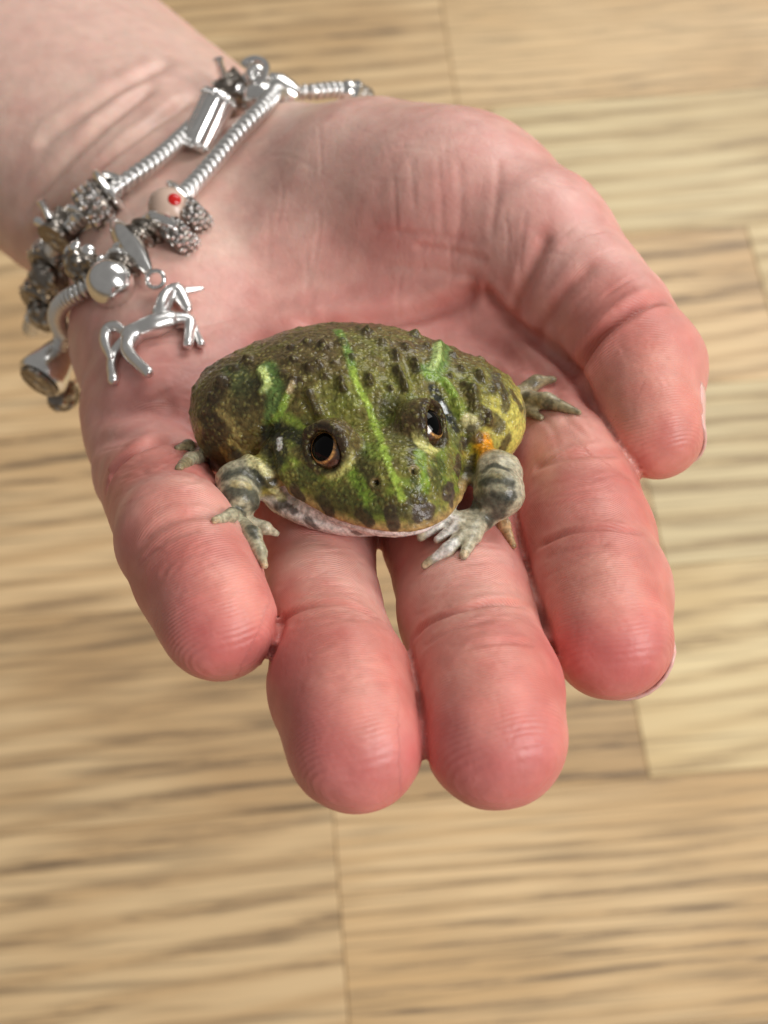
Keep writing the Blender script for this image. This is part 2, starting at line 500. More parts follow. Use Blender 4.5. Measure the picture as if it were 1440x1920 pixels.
CREASES = [
 ([(1084, 700), (1108, 648), (1150, 604), (1200, 572), (1262, 556)], 1.15, 1.7),
 ([(900, 530), (925, 566), (962, 604), (1010, 642), (1060, 682), (1092, 712), (1118, 780)], 1.2, 1.2),
 ([(1030, 430), (1000, 500), (976, 560), (968, 602)], 1.3, 0.8),
 ([(1120, 490), (1060, 545), (1022, 604), (1010, 640)], 1.2, 0.5),
 ([(905, 538), (850, 568), (760, 594), (650, 606), (540, 604)], 1.7, 1.3),
 ([(822, 280), (826, 360), (830, 450)], 0.6, 0.10), ([(860, 290), (864, 400), (850, 470)], 0.6, 0.10),
 ([(936, 290), (930, 370), (918, 450)], 0.7, 0.13), ([(770, 290), (776, 400)], 0.6, 0.10), ([(735, 320), (742, 430)], 0.6, 0.08),
 ([(770, 460), (840, 470), (920, 490)], 0.7, 0.3), ([(700, 500), (800, 505), (900, 520)], 0.7, 0.25),
 ([(690, 430), (790, 440), (900, 455)], 0.6, 0.2),
 ([(998, 880), (1030, 866), (1094, 850), (1165, 850)], 0.9, 0.5),
 ([(1003, 1028), (1047, 1004), (1093, 993), (1148, 990), (1208, 1002)], 0.6, 0.5),
 ([(1020, 1050), (1070, 1030), (1150, 1020)], 0.6, 0.2),
 ([(768, 1200), (799, 1170), (836, 1153), (886, 1138), (937, 1129), (1000, 1136)], 0.65, 0.55),
 ([(790, 1215), (850, 1180), (930, 1160)], 0.6, 0.25), ([(870, 1215), (940, 1205), (1005, 1208)], 0.5, 0.25),
 ([(508, 1175), (549, 1148), (589, 1134), (633, 1130), (678, 1142), (712, 1162)], 0.65, 0.55),
 ([(540, 1175), (600, 1155), (670, 1160)], 0.6, 0.25),
 ([(256, 1025), (296, 989), (331, 972), (371, 965), (410, 966)], 0.8, 0.5),
 ([(268, 1045), (320, 1005), (380, 992)], 0.6, 0.2), ([(300, 1080), (330, 1050), (400, 1030)], 0.5, 0.15),
 ([(198, 915), (225, 868), (280, 832), (350, 812)], 1.6, 1.4),
 ([(160, 770), (240, 770), (340, 760)], 2.2, 0.6), ([(170, 830), (250, 815), (340, 795)], 1.8, 0.5),
 ([(640, 610), (560, 640), (480, 640), (400, 690)], 2.0, 0.7),
 ([(300, 150), (200, 230), (100, 330), (30, 420)], 1.6, 1.3), ([(380, 170), (250, 260), (130, 370), (60, 460)], 1.4, 1.3),
 ([(330, 110), (200, 180), (60, 280)], 1.8, 0.9),
 ([(930, 640), (1000, 690), (1060, 740)], 1.4, 0.5), ([(860, 610), (920, 650), (980, 700)], 1.2, 0.4)]
for pts, w, dp in CREASES: crease(pts, w, dp)
# finer lines: cross wrinkles at the joints, short lines on the pads, a loose net over the palm
cr = random.Random(5)
def axis_at(spec, t):
    q = densify([(a[0], a[1]) for a in spec], 8); rr = np.interp(np.linspace(0, 1, len(q)), np.linspace(0, 1, len(spec)), [a[3] for a in spec])
    k = min(max(int(t * (len(q) - 1)), 0), len(q) - 2)
    e = q[k + 1] - q[k]; e = e / np.linalg.norm(e)
    return q[k], e, np.array([-e[1], e[0]]), rr[k]
for f, spec in FING.items():
    spots_ = [(0.50, 0.10, 16), (0.28, 0.09, 10), (0.72, 0.16, 14)] if f != 'thumb' else [(0.56, 0.08, 14), (0.78, 0.14, 10), (0.36, 0.08, 8)]
    for t0, sp_, n_ in spots_:
        for _ in range(n_):
            c0, e, pr, rr = axis_at(spec, t0 + cr.gauss(0, sp_))
            u0 = cr.uniform(-0.85, 0.3); u1 = u0 + cr.uniform(0.3, 0.9); bow = cr.uniform(0.12, 0.3) * rr
            tl_ = cr.gauss(0, 0.10)
            crease([tuple(c0 + pr * rr * u + e * (bow * u * u + tl_ * rr * u)) for u in np.linspace(u0, min(u1, 0.85), 5)], cr.uniform(0.28, 0.40), cr.uniform(0.03, 0.085), 0.4)
    for _ in range(4):
        c0, e, pr, rr = axis_at(spec, cr.uniform(0.4, 0.9)); u0 = cr.uniform(-0.7, 0.7); ln = cr.uniform(0.15, 0.5) * rr; a_ = cr.gauss(0, 0.5)
        d_ = e * math.cos(a_) + pr * math.sin(a_); c1 = c0 + pr * rr * u0
        crease([tuple(c1), tuple(c1 + d_ * ln * 0.5 + pr * cr.gauss(0, 3)), tuple(c1 + d_ * ln)], 0.3, cr.uniform(0.02, 0.05), 0.4)
for _ in range(26):
    x, y = cr.uniform(480, 1000), cr.uniform(230, 560)
    if y < 200 + 0.35 * max(0, x - 700): continue
    if cr.random() < 0.6: crease([(x, y), (x + cr.gauss(2, 5), y + cr.uniform(20, 60)), (x + cr.gauss(0, 9), y + cr.uniform(70, 130))], cr.uniform(0.3, 0.5), cr.uniform(0.03, 0.08), 0.4)
    else: crease([(x, y), (x + cr.uniform(30, 60), y + cr.gauss(4, 5)), (x + cr.uniform(80, 130), y + cr.gauss(10, 9))], cr.uniform(0.3, 0.45), cr.uniform(0.025, 0.07), 0.4)
for _ in range(26):
    x, y = cr.uniform(190, 420), cr.uniform(600, 900)
    crease([(x, y), (x + cr.uniform(20, 50), y + cr.gauss(-4, 6)), (x + cr.uniform(60, 120), y + cr.gauss(-10, 10))], cr.uniform(0.4, 0.6), cr.uniform(0.05, 0.12), 0.4)
for _ in range(22):
    x, y = cr.uniform(880, 1080), cr.uniform(600, 790)
    crease([(x, y), (x + cr.uniform(15, 35), y + cr.uniform(5, 40)), (x + cr.uniform(40, 80), y + cr.uniform(30, 80))], cr.uniform(0.4, 0.6), cr.uniform(0.05, 0.12), 0.4)
# clean folds where two fingers press together
fd_ = []
for f, spec in FING.items():
    p, r = chain_of(spec); best = np.full(len(HV), 99.0)
    for k in range(1, 4):
        ee = p[k + 1] - p[k]; t = np.clip((HV - p[k]) @ ee / (ee @ ee), 0, 1)
        best = np.minimum(best, np.linalg.norm(HV - p[k] - t[:, None] * ee, axis=1) - (r[k] + t * (r[k + 1] - r[k])))
    fd_.append(best)
fd_ = np.sort(np.array(fd_), 0)
disp -= 0.45 * np.exp(-((fd_[1] - fd_[0]) / 0.7) ** 2) * sstep(2.2, 1.0, fd_[1])
disp += (fbm(HV, 16, 3) - 0.5) * 0.7 + (fbm(HV, 5, 9) - 0.5) * 0.25
HV2 = HV + HVN * disp[:, None]
hs = Surf(HV2, HF)

# skin colour: pale forearm, pink palm, redder finger pads
C = np.tile(srgb(219, 156, 146), (len(HV), 1))
def tint(pts, rad, col, op, soft=1.0):
    L = hs.line(pts, 4)
    i, d, t = hs.dist(L, rad * (1 + soft) + 1)
    w = op * (1 - sstep(rad * (1 - 0.5 * soft), rad * (1 + soft), d + (fbm(HV2[i], 6, 4) - 0.5) * rad * 0.7))
    C[i] = C[i] * (1 - w[:, None]) + np.asarray(col) * w[:, None]
tint([(60, 60), (200, 160), (380, 250)], 46, srgb(222, 186, 170), 0.9, 0.7)
tint([(560, 330), (700, 260), (880, 300), (1030, 420)], 12, srgb(220, 172, 160), 0.6, 1.0)
tint([(600, 560), (760, 500), (880, 540)], 12, srgb(212, 142, 132), 0.5, 1.0)
RED = srgb(208, 126, 114)
for pts, r in [([(330, 1040), (420, 1180), (440, 1260)], 12), ([(620, 1230), (650, 1330), (670, 1480)], 12), ([(880, 1220), (910, 1320), (940, 1470)], 12),
               ([(1100, 930), (1130, 1120), (1150, 1280)], 12), ([(1170, 640), (1210, 720), (1250, 870)], 11), ([(230, 880), (300, 850), (350, 860)], 9)]:
    tint(pts, r, RED, 0.80, 0.9)
for pts, r in [([(650, 1400), (690, 1500)], 8), ([(930, 1400), (950, 1490)], 8), ([(1150, 1230), (1170, 1290)], 7), ([(430, 1200), (450, 1260)], 7)]:
    tint(pts, r, srgb(206, 108, 108), 0.5, 1.0)
for pts, r in [([(620, 1060), (640, 1110)], 6), ([(850, 1080), (900, 1110)], 6), ([(330, 930), (400, 930)], 5), ([(1050, 820), (1120, 810)], 6)]:
    tint(pts, r, srgb(226, 164, 148), 0.6, 1.0)
for pts, r in [([(685, 1275), (700, 1300)], 4.0), ([(915, 1255), (935, 1290)], 4.0), ([(1130, 1080), (1150, 1110)], 4.0), ([(440, 1100), (455, 1130)], 3.0), ([(1235, 700), (1245, 730)], 4.0)]:
    tint(pts, r, srgb(232, 164, 146), 0.5, 1.3)
for pts, w, dp in CREASES:
    if dp > 0.45 and pts[0][0] > 390: tint(pts, w * 0.7, srgb(186, 92, 80), 0.30, 1.4)
mot = fbm(HV2, 7, 21) - 0.5; mot2 = fbm(HV2, 2.6, 25) - 0.5
C = C * (1 + ((0.36 * mot + 0.28 * mot2) * np.clip(1.25 - np.abs(HV2[:, 2] + 160) / 180, 0.15, 1))[:, None] * np.array([0.35, 1.3, 1.25]))
# ridge phase: loops round every pad (millimetres)
ridge = np.full(len(HV), 50.0); ramp_ = np.zeros(len(HV))
for f, spec in FING.items():
    p, r = chain_of(spec)
    a, b = p[3], p[4]; e = b - a; L = np.linalg.norm(e); e /= L
    core = (p[4] if f != 'thumb' else p[4]) - e * r[4] * 0.35
    q = HV2 - core
    along = q @ e
    lat = np.linalg.norm(q - along[:, None] * e, axis=1)
    start = p[1] if f != 'thumb' else p[2]
    near = np.full(len(HV), 1e9)
    for k in range(1 if f != 'thumb' else 2, 4):
        ee = p[k + 1] - p[k]; t = np.clip((HV2 - p[k]) @ ee / (ee @ ee), 0, 1)
        near = np.minimum(near, np.linalg.norm(HV2 - p[k] - t[:, None] * ee, axis=1))
    own = near < r[3] * 1.45
    sideaxis = np.cross(e, -core / np.linalg.norm(core)); sideaxis /= np.linalg.norm(sideaxis)
    ls = q @ sideaxis
    up = np.where(along < 0, along * 1.0, along * 0.8)
    ph = along + 0.045 * ls ** 2 * np.tanh((along + 5) / 5)
    ph = ph + 1.2 * (vnoise(HV2, 8, 31) - 0.5)
    ridge[own] = ph[own]; ramp_[own] = 1
ramp_ = smooth_field(HV2, HF, ramp_, 6)

m, N, L, b = mat('skin')
def attr(N, name):
    a = N.new('ShaderNodeAttribute'); a.attribute_name = name; return a
ca = attr(N, 'skin_tone')
tc = N.new('ShaderNodeTexCoord')
n1 = N.new('ShaderNodeTexNoise'); n1.inputs['Scale'].default_value = 260; n1.inputs['Detail'].default_value = 4
L.new(tc.outputs['Object'], n1.inputs['Vector'])
mr = N.new('ShaderNodeMapRange'); mr.inputs[1].default_value = 0.3; mr.inputs[2].default_value = 0.7; mr.inputs[3].default_value = 0.92; mr.inputs[4].default_value = 1.06
L.new(n1.outputs['Fac'], mr.inputs[0])
hs_ = N.new('ShaderNodeHueSaturation'); L.new(ca.outputs['Color'], hs_.inputs['Color']); L.new(mr.outputs[0], hs_.inputs['Value'])
L.new(hs_.outputs[0], b.inputs['Base Color'])
b.inputs['Subsurface Weight'].default_value = 0.38
b.inputs['Subsurface Radius'].default_value = (1.0, 0.36, 0.22)
b.inputs['Subsurface Scale'].default_value = 0.0019
b.inputs['Roughness'].default_value = 0.40
b.inputs['Specular IOR Level'].default_value = 0.45
ra = attr(N, 'ridge'); rm = attr(N, 'ridge_amount')
mu = N.new('ShaderNodeMath'); mu.operation = 'MULTIPLY'; mu.inputs[1].default_value = 2 * math.pi / 0.45
L.new(ra.outputs['Fac'], mu.inputs[0])
si = N.new('ShaderNodeMath'); si.operation = 'SINE'; L.new(mu.outputs[0], si.inputs[0])
rn = N.new('ShaderNodeTexNoise'); rn.inputs['Scale'].default_value = 420; rn.inputs['Detail'].default_value = 3; L.new(tc.outputs['Object'], rn.inputs['Vector'])
rr_ = N.new('ShaderNodeMapRange'); rr_.inputs[1].default_value = 0.3; rr_.inputs[2].default_value = 0.6; rr_.inputs[3].default_value = 0.45; L.new(rn.outputs['Fac'], rr_.inputs[0])
ms0 = N.new('ShaderNodeMath'); ms0.operation = 'MULTIPLY'; L.new(si.outputs[0], ms0.inputs[0]); L.new(rr_.outputs[0], ms0.inputs[1])
ms = N.new('ShaderNodeMath'); ms.operation = 'MULTIPLY'; L.new(ms0.outputs[0], ms.inputs[0]); L.new(rm.outputs['Fac'], ms.inputs[1])
rg = N.new('ShaderNodeMapRange'); rg.inputs[3].default_value = 0.36; rg.inputs[4].default_value = 0.54; L.new(n1.outputs['Fac'], rg.inputs[0]); L.new(rg.outputs[0], b.inputs['Roughness'])
bp1 = N.new('ShaderNodeBump'); bp1.inputs['Strength'].default_value = 0.42; bp1.inputs['Distance'].default_value = 0.00006
L.new(ms.outputs[0], bp1.inputs['Height'])
vo = N.new('ShaderNodeTexVoronoi'); vo.feature = 'DISTANCE_TO_EDGE'; vo.inputs['Scale'].default_value = 700
L.new(tc.outputs['Object'], vo.inputs['Vector'])
bp2 = N.new('ShaderNodeBump'); bp2.inputs['Strength'].default_value = 0.4; bp2.inputs['Distance'].default_value = 0.00014
L.new(vo.outputs['Distance'], bp2.inputs['Height']); L.new(bp1.outputs[0], bp2.inputs['Normal'])
bp3 = N.new('ShaderNodeBump'); bp3.inputs['Strength'].default_value = 0.3; bp3.inputs['Distance'].default_value = 0.0003
L.new(n1.outputs['Fac'], bp3.inputs['Height']); L.new(bp2.outputs[0], bp3.inputs['Normal'])
nz = N.new('ShaderNodeTexNoise'); nz.inputs['Scale'].default_value = 120; nz.inputs['Detail'].default_value = 3; L.new(tc.outputs['Object'], nz.inputs['Vector'])
ad = N.new('ShaderNodeVectorMath'); ad.operation = 'MULTIPLY_ADD'; ad.inputs[1].default_value = (0.004,) * 3; L.new(nz.outputs['Color'], ad.inputs[0]); L.new(tc.outputs['Object'], ad.inputs[2])
v4 = N.new('ShaderNodeTexVoronoi'); v4.feature = 'DISTANCE_TO_EDGE'; v4.inputs['Scale'].default_value = 210; L.new(ad.outputs[0], v4.inputs['Vector'])
r4 = N.new('ShaderNodeMapRange'); r4.inputs[2].default_value = 0.10; L.new(v4.outputs['Distance'], r4.inputs[0])
bp4 = N.new('ShaderNodeBump'); bp4.inputs['Strength'].default_value = 0.10; bp4.inputs['Distance'].default_value = 0.00018
L.new(r4.outputs[0], bp4.inputs['Height']); L.new(bp3.outputs[0], bp4.inputs['Normal'])
L.new(bp4.outputs[0], b.inputs['Normal'])
SKIN = m
hand = link_mesh('hand', c2w(HV2), HF, SKIN, origin=c2w(at(600, 700, 262)))
add_color(hand, 'skin_tone', C); add_float(hand, 'ridge', ridge); add_float(hand, 'ridge_amount', ramp_)
tag(hand, 'open bare hand and forearm, palm up with spread pink fingers, holding the frog', 'hand')

# nails: thin curved plates on the far side of each fingertip
m, N, L, b = mat('nail'); b.inputs['Base Color'].default_value = (0.74, 0.46, 0.40, 1); b.inputs['Roughness'].default_value = 0.3
b.inputs['Subsurface Weight'].default_value = 0.2; b.inputs['Subsurface Scale'].default_value = 0.001
NAIL = m
def nail(f, back, out):
    p, r = chain_of(FING[f])
    e = p[4] - p[3]; e /= np.linalg.norm(e)
    n = np.asarray(back, float); n -= (n @ e) * e; n /= np.linalg.norm(n)
    s = np.cross(e, n)
    R = r[4]
    V = []; nu, nv = 9, 9
    for th in (0.0, 0.5):
        for i in range(nu):
            for j in range(nv):
                u = -1 + 2 * i / (nu - 1); v = j / (nv - 1)
                ang = u * 0.85
                rad = 0.3 - th
                tip = out - 0.22 * u * u
                y = R * (-0.85 + v * (0.85 + tip))
                Ls = np.linalg.norm(p[4] - p[3])
                rad += (R + (r[3] - R) * min(-y / Ls, 1)) if y < 0 else math.sqrt(max(R * R - (0.75 * y) ** 2, 0.1))
                V.append(p[4] + e * y + n * rad * math.cos(ang) + s * rad * math.sin(ang) * 0.98)
    F = []
    g = lambda t, i, j: t * nu * nv + i * nv + j
    for i in range(nu - 1):
        for j in range(nv - 1):
            F.append((g(0, i, j), g(0, i + 1, j), g(0, i + 1, j + 1), g(0, i, j + 1)))
            F.append((g(1, i, j), g(1, i, j + 1), g(1, i + 1, j + 1), g(1, i + 1, j)))
    rim = [(i, 0) for i in range(nu)] + [(nu - 1, j) for j in range(1, nv)] + [(i, nv - 1) for i in range(nu - 2, -1, -1)] + [(0, j) for j in range(nv - 2, 0, -1)]
    for a, c in zip(rim, rim[1:] + rim[:1]):
        F.append((g(0, *a), g(1, *a), g(1, *c), g(0, *c)))
    return link_mesh('fingernail', c2w(V), F, NAIL, hand)
for f, bk, o in (('little', (-.2, -.1, -1), .3), ('ring', (-.1, 0, -1), .3), ('middle', (.1, 0, -1), .3), ('index', (.5, 0, -1), .5), ('thumb', (.9, .1, -.40), .45)):
    nail(f, bk, o)

# ------------------------------------------------------------------ the frog
E, PSI, ROLL = math.radians(33), math.radians(21), math.radians(2.0)
up = np.array([0, math.cos(E), math.sin(E)]); f2 = np.array([0, -math.sin(E), math.cos(E)]); e1 = np.array([1.0, 0, 0])
fwd = math.cos(PSI) * f2 + math.sin(PSI) * e1
rt = math.cos(PSI) * e1 - math.sin(PSI) * f2
Rr = lambda v, a: v * math.cos(a) + np.cross(fwd, v) * math.sin(a) + fwd * (fwd @ v) * (1 - math.cos(a))
rt, up = Rr(rt, ROLL), Rr(up, ROLL)
FO = at(694, 890, 211)
FS = 0.955
FR = np.array([rt, fwd, up])                     # rows: frog axes in the lens frame
f2c = lambda P: FO + FS * np.asarray(P, float) @ FR
c2f = lambda P: (np.asarray(P, float) - FO) @ FR.T / FS
fv = Vol((-34, -29, -14), (38, 36, 26), 0.32)
# trunk
ta = FR @ np.array([0.995, -0.04, 0.0]); ta /= np.linalg.norm(ta)
tb = np.array([0, 1.0, 0]) - ta * ta[1]; tb /= np.linalg.norm(tb)
TR = np.array([ta, tb, np.cross(ta, tb)])
tl = lambda x, y, z: np.array([1.2, -10.3, 7.3]) + ta * x + tb * y + TR[2] * z
fv.ell(tl(0.3, 0, 0), (25.4, 14.5, 10.4), 3, R=TR)
fv.ell(tl(-0.2, 0, 2.7), (16, 12.6, 8.7), 4, R=TR)
fv.ell(tl(-16.2, 2.4, -2.6), (9, 9.2, 8.2), 3, R=TR); fv.ell(tl(18.2, 1.5, -1.5), (9.2, 9.6, 8.6), 3, R=TR)
# head: broad wedge, upper jaw overlapping the lower
def ell_field(X, Y, Z, c, r):
    px, py, pz = X - c[0], Y - c[1], Z - c[2]
    k0 = np.sqrt((px / r[0]) ** 2 + (py / r[1]) ** 2 + (pz / r[2]) ** 2)
    k1 = np.sqrt((px / r[0] ** 2) ** 2 + (py / r[1] ** 2) ** 2 + (pz / r[2] ** 2) ** 2) + 1e-6
    return k0 * (k0 - 1) / k1
def smn(a, b, k):
    h = np.clip(0.5 + 0.5 * (b - a) / k, 0, 1)
    return b + (a - b) * h - k * h * (1 - h)
ZM = lambda X, Y: 2.7 + 0.012 * (14 - Y) ** 2 * (Y < 14)      # height of the mouth line
sl, X_, Y_, Z_ = fv.box((-24, -14, -6), (24, 26, 20))
XH_ = X_ * (1 + 0.020 * np.clip(Y_ - 3, 0, 16))
upj = ell_field(XH_, Y_, Z_, (0, 4.2, 3.0), (15.2, 17.2, 9.0))
upj = smn(upj, ell_field(X_, Y_, Z_, (0, 10.5, 8.2), (5.6, 8.6, 3.6)), 2.5)
for s in (-1, 1): upj = smn(upj, ell_field(X_, Y_, Z_, (s * 11.5, 0.5, 6), (5.5, 7, 5)), 3)
upj = -smn(-upj, Z_ - ZM(X_, Y_), 0.5)
loj = ell_field(XH_, Y_, Z_, (0, 3.9, 3.2), (15.1, 17.15, 5.4))
loj = smn(loj, ell_field(XH_, Y_, Z_, (-3.6, 2.2, 0.6), (13.8, 13.6, 4.2)), 0.6)
fv.merge(sl, smn(loj, upj, 0.15).astype(np.float32), 0.9)
EYE = {-1: np.array([-7.5, 6.6, 10.0]), 1: np.array([5.2, 7.4, 10.7])}
GAZE = {-1: np.array([-0.72, 0.50, 0.48]) / 1.0, 1: np.array([0.62, 0.60, 0.50]) / 1.0}
for s in GAZE: GAZE[s] = GAZE[s] / np.linalg.norm(GAZE[s])
for s in (-1, 1):
    fv.ell(EYE[s] + GAZE[s] * 0.5 + np.array([0, -0.3, 0.5]), (4.1, 4.4, 4.0), 1.4)
# limbs, with toes resting on the fingers below them
def on_hand(px, py, lift, far=-225):
    h = hs.hit(px, py)
    if h is None or h[2] < far: h = np.array(hs.bvh.find_nearest(Vector(at(px, py, 203)))[0])
    return h * (1 - lift / abs(h[2]))
LIMBS = []
def limb(pts, rad, k=0.8, own=True):
    P = [c2f(p) for p in pts]
    fv.chain(P, rad, k)
    if own: LIMBS.append((P, rad))
wl = on_hand(456, 966, 2.4)
el = at(446, 905, 203)
limb([f2c((-11, 1, 4)), el], [3.2, 3.1], 1.8, False)
limb([el, at(447, 935, 200), wl], [3.1, 2.9, 2.0], 1.2)
limb([wl, on_hand(432, 966, 1.5), on_hand(402, 975, 0.7)], [1.5, 1.0, 0.62], 0.6)
limb([wl, at(472, 1006, 190.0), at(487, 1036, 188), at(496, 1060, 187)], [1.7, 1.3, 1.0, 0.6], 0.6)
limb([wl, at(498, 990, 200), at(518, 1000, 201)], [1.2, 0.9, 0.5], 0.6)
wr = on_hand(905, 968, 3.0)
er = at(934, 893, 203)
limb([f2c((12, 1, 4)), er], [3.2, 3.4], 1.8, False)
limb([er, at(937, 925, 200), wr], [3.6, 3.5, 2.2], 1.2)
limb([wr, on_hand(868, 1004, 1.9), on_hand(840, 1030, 1.2), on_hand(796, 1060, 0.5)], [1.8, 1.2, 0.95, 0.58], 0.6)
limb([wr, on_hand(888, 1005, 1.9), on_hand(869, 1042, 0.6)], [1.7, 1.15, 0.65], 0.6)
limb([wr, at(858, 984, 198), at(820, 1012, 196.5)], [1.5, 1.0, 0.62], 0.6)
limb([wr, at(850, 972, 199), at(788, 1008, 198)], [1.5, 1.0, 0.62], 0.6)
# hind feet peeping out behind the flanks
hb = on_hand(965, 748, 3.5, -400)
limb([f2c((19, -9, 3)), hb], [3.0, 1.9], 1.0, False)
limb([hb, on_hand(1005, 716, 2.2, -400), on_hand(1038, 711, 1.2, -400)], [1.6, 1.15, 0.6], 0.6)
limb([hb, on_hand(1025, 752, 2.2, -400), on_hand(1086, 774, 1.0, -400)], [1.9, 1.4, 0.55], 0.6)
limb([hb, on_hand(990, 770, 1.6, -400), on_hand(1014, 783, 0.8, -400)], [1.4, 1.0, 0.6], 0.6)
hb2 = on_hand(385, 855, 3.0, -400)
limb([f2c((-18, -6, 3)), hb2], [2.8, 1.8], 1.0, False)
limb([hb2, on_hand(352, 836, 1.6, -400), on_hand(333, 840, 0.8, -400)], [1.4, 1.0, 0.6], 0.6)
limb([hb2, on_hand(358, 862, 1.6, -400), on_hand(336, 878, 0.8, -400)], [1.6, 1.2, 0.6], 0.6)
limb([at(925, 955, 205), at(945, 985, 203), at(963, 1024, 201)], [1.5, 1.0, 0.5], 0.6)
# eye openings
for s in (-1, 1):
    _f = np.array([0, 1.0, -0.45]); _f -= GAZE[s] * (_f @ GAZE[s]); _f /= np.linalg.norm(_f)
    fv.ell(EYE[s] + GAZE[s] * 4.1 + _f * 0.35, (3.6, 2.7, 2.95), 0.4, R=np.array([_f, np.cross(GAZE[s], _f), GAZE[s]]), mode='cut')
# nostrils
FV_, FF = fv.mesh()
FVn = vnormals(FV_, FF)
FC = f2c(FV_)
FNc = FVn @ FR
fsf = Surf(FC, FF)
fd = np.zeros(len(FC))
MOUTH = [(497, 878), (512, 912), (545, 942), (600, 972), (660, 992), (720, 1001), (760, 998), (805, 978), (840, 943), (862, 900), (874, 850), (872, 812)]
Lm = fsf.line(MOUTH, 6)
def bump(pts, w, h, n=4):
    Lp = fsf.line(pts, n)
    i, d, t = fsf.dist(Lp, w * 3.5)
    fd[i] += h * np.exp(-(d / w) ** 2)
ml0 = FV_[:, 2] - ZM(FV_[:, 0], FV_[:, 1])
hm0 = ((FV_[:, 0] / 17) ** 2 + ((FV_[:, 1] - 4.2) / 18.6) ** 2 < 1) & (FV_[:, 1] > -1)
fd += np.where(hm0, -0.4 * np.exp(-(ml0 / 0.28) ** 2) + 0.15 * np.exp(-((ml0 - 0.8) / 0.5) ** 2) - 0.25 * np.exp(-((ml0 + 1.5) / 0.3) ** 2), 0)
# skin folds and ridges
bump([(785, 706), (812, 706), (836, 720), (852, 745), (866, 785), (872, 805)], 0.75, 0.8)
bump([(540, 735), (527, 768), (512, 792)], 0.6, 0.5)
bump([(540, 790), (565, 800), (585, 815)], 0.8, 0.35)
bump([(458, 858), (485, 872), (503, 893)], 1.1, 0.8); bump([(515, 915), (528, 934)], 0.8, 0.4)
bump([(884, 788), (888, 800)], 1.2, 0.6)
bump([(500, 850), (516, 905), (545, 935)], 0.9, -1.1)
bump([(497, 822), (505, 800), (530, 768), (548, 738)], 0.7, -0.5)
bump([(868, 795), (880, 830), (880, 870), (868, 910)], 0.9, -1.2)
bump([(823, 645), (820, 670), (812, 692)], 0.75, 0.7); bump([(488, 695), (500, 722), (490, 738)], 0.8, 0.75)
WARTS = [([(581, 736), (590, 756), (597, 774)], .55, .75), ([(640, 712), (644, 730)], .55, .8), ([(580, 690), (596, 683)], .6, .9), ([(548, 674)], .6, .6),
 ([(606, 647)], .7, .9), ([(689, 622)], .7, 1.0), ([(692, 705), (694, 718)], .5, .7), ([(414, 716)], .9, 1.0), ([(464, 674)], .7, .9),
 ([(744, 692), (753, 712), (760, 730)], .5, .75), ([(776, 680), (780, 690)], .55, .8), ([(741, 662), (743, 670)], .5, .7), ([(732, 727)], .4, .5),
 ([(886, 730), (888, 745), (890, 760)], .8, .8), ([(898, 700), (902, 712)], .55, .7), ([(778, 627)], .7, .8), ([(836, 629)], .7, .8),
 ([(915, 775), (916, 790)], .6, .6), ([(640, 640)], .6, .5), ([(565, 712)], .5, .5), ([(610, 705)], .45, .5), ([(660, 668)], .5, .5), ([(715, 640)], .6, .6),
 ([(760, 648)], .5, .5), ([(800, 650)], .5, .5), ([(530, 700)], .5, .4), ([(440, 690)], .6, .5), ([(865, 690)], .5, .5), ([(850, 665)], .5, .5),
 ([(925, 730)], .5, .4), ([(575, 640)], .6, .6), ([(545, 650)], .6, .5), ([(625, 680)], .4, .4), ([(870, 720)], .4, .5), ([(845, 705)], .4, .5),
 ([(550, 715), (546, 728)], .6, .5), ([(395, 745)], .6, .4), ([(385, 770)], .5, .4)]
for pts, w, h in WARTS: bump(pts, w * 1.25, h * (1.5 if len(pts) > 1 else 1.15))
cand = np.nonzero((FNc @ up > 0.1) & (FV_[:, 2] > 7) & (FV_[:, 1] < 4))[0]
for q in rng.choice(cand, 200, replace=False):
    rr = rng.uniform(0.3, 0.8); hh = rng.uniform(0.08, 0.28)
    near = np.nonzero((np.abs(FC - FC[q]) < 2.5).all(1))[0]
    e = FV_[near] - FV_[q]; ang = rng.uniform(0, 3.14); st = rng.uniform(0.5, 1)
    e2 = (e[:, 0] * math.cos(ang) + e[:, 1] * math.sin(ang)) * st
    dd = np.sqrt(e2 ** 2 + (-e[:, 0] * math.sin(ang) + e[:, 1] * math.cos(ang)) ** 2 + e[:, 2] ** 2)
    fd[near] += hh * np.exp(-(dd / rr) ** 2)
# rims round the eyes
for s in (-1, 1):
    q = FV_ - EYE[s]; g = q @ GAZE[s]; lat = np.linalg.norm(q - g[:, None] * GAZE[s], axis=1)
    sel = (g > 0.2) & (g < 5)
    brow = sstep(-1.5, 2.0, q[:, 2] - g * GAZE[s][2])
    fd += np.where(sel, (0.12 + 0.36 * brow) * np.exp(-((lat - 3.6) / 0.7) ** 2), 0)
# wrinkles of loose skin on the flanks
fd += (fbm(FV_, 3.2, 5) - 0.5) * 0.5 * sstep(-2, 5, FV_[:, 2]) + (fbm(FV_, 1.3, 6) - 0.5) * 0.22
# nostrils
NOS = [(705, 905), (776, 884)]
for x, y in NOS:
    h = fsf.hit(x, y)
    d = np.linalg.norm(FC - h, axis=1)
    fd += 0.32 * np.exp(-((d - 0.72) / 0.35) ** 2) - 1.0 * np.exp(-(d / 0.38) ** 2)
fd = np.clip(fd, -1.2, 1.3)
FC2 = FC + FNc * fd[:, None]
fsf = Surf(FC2, FF)

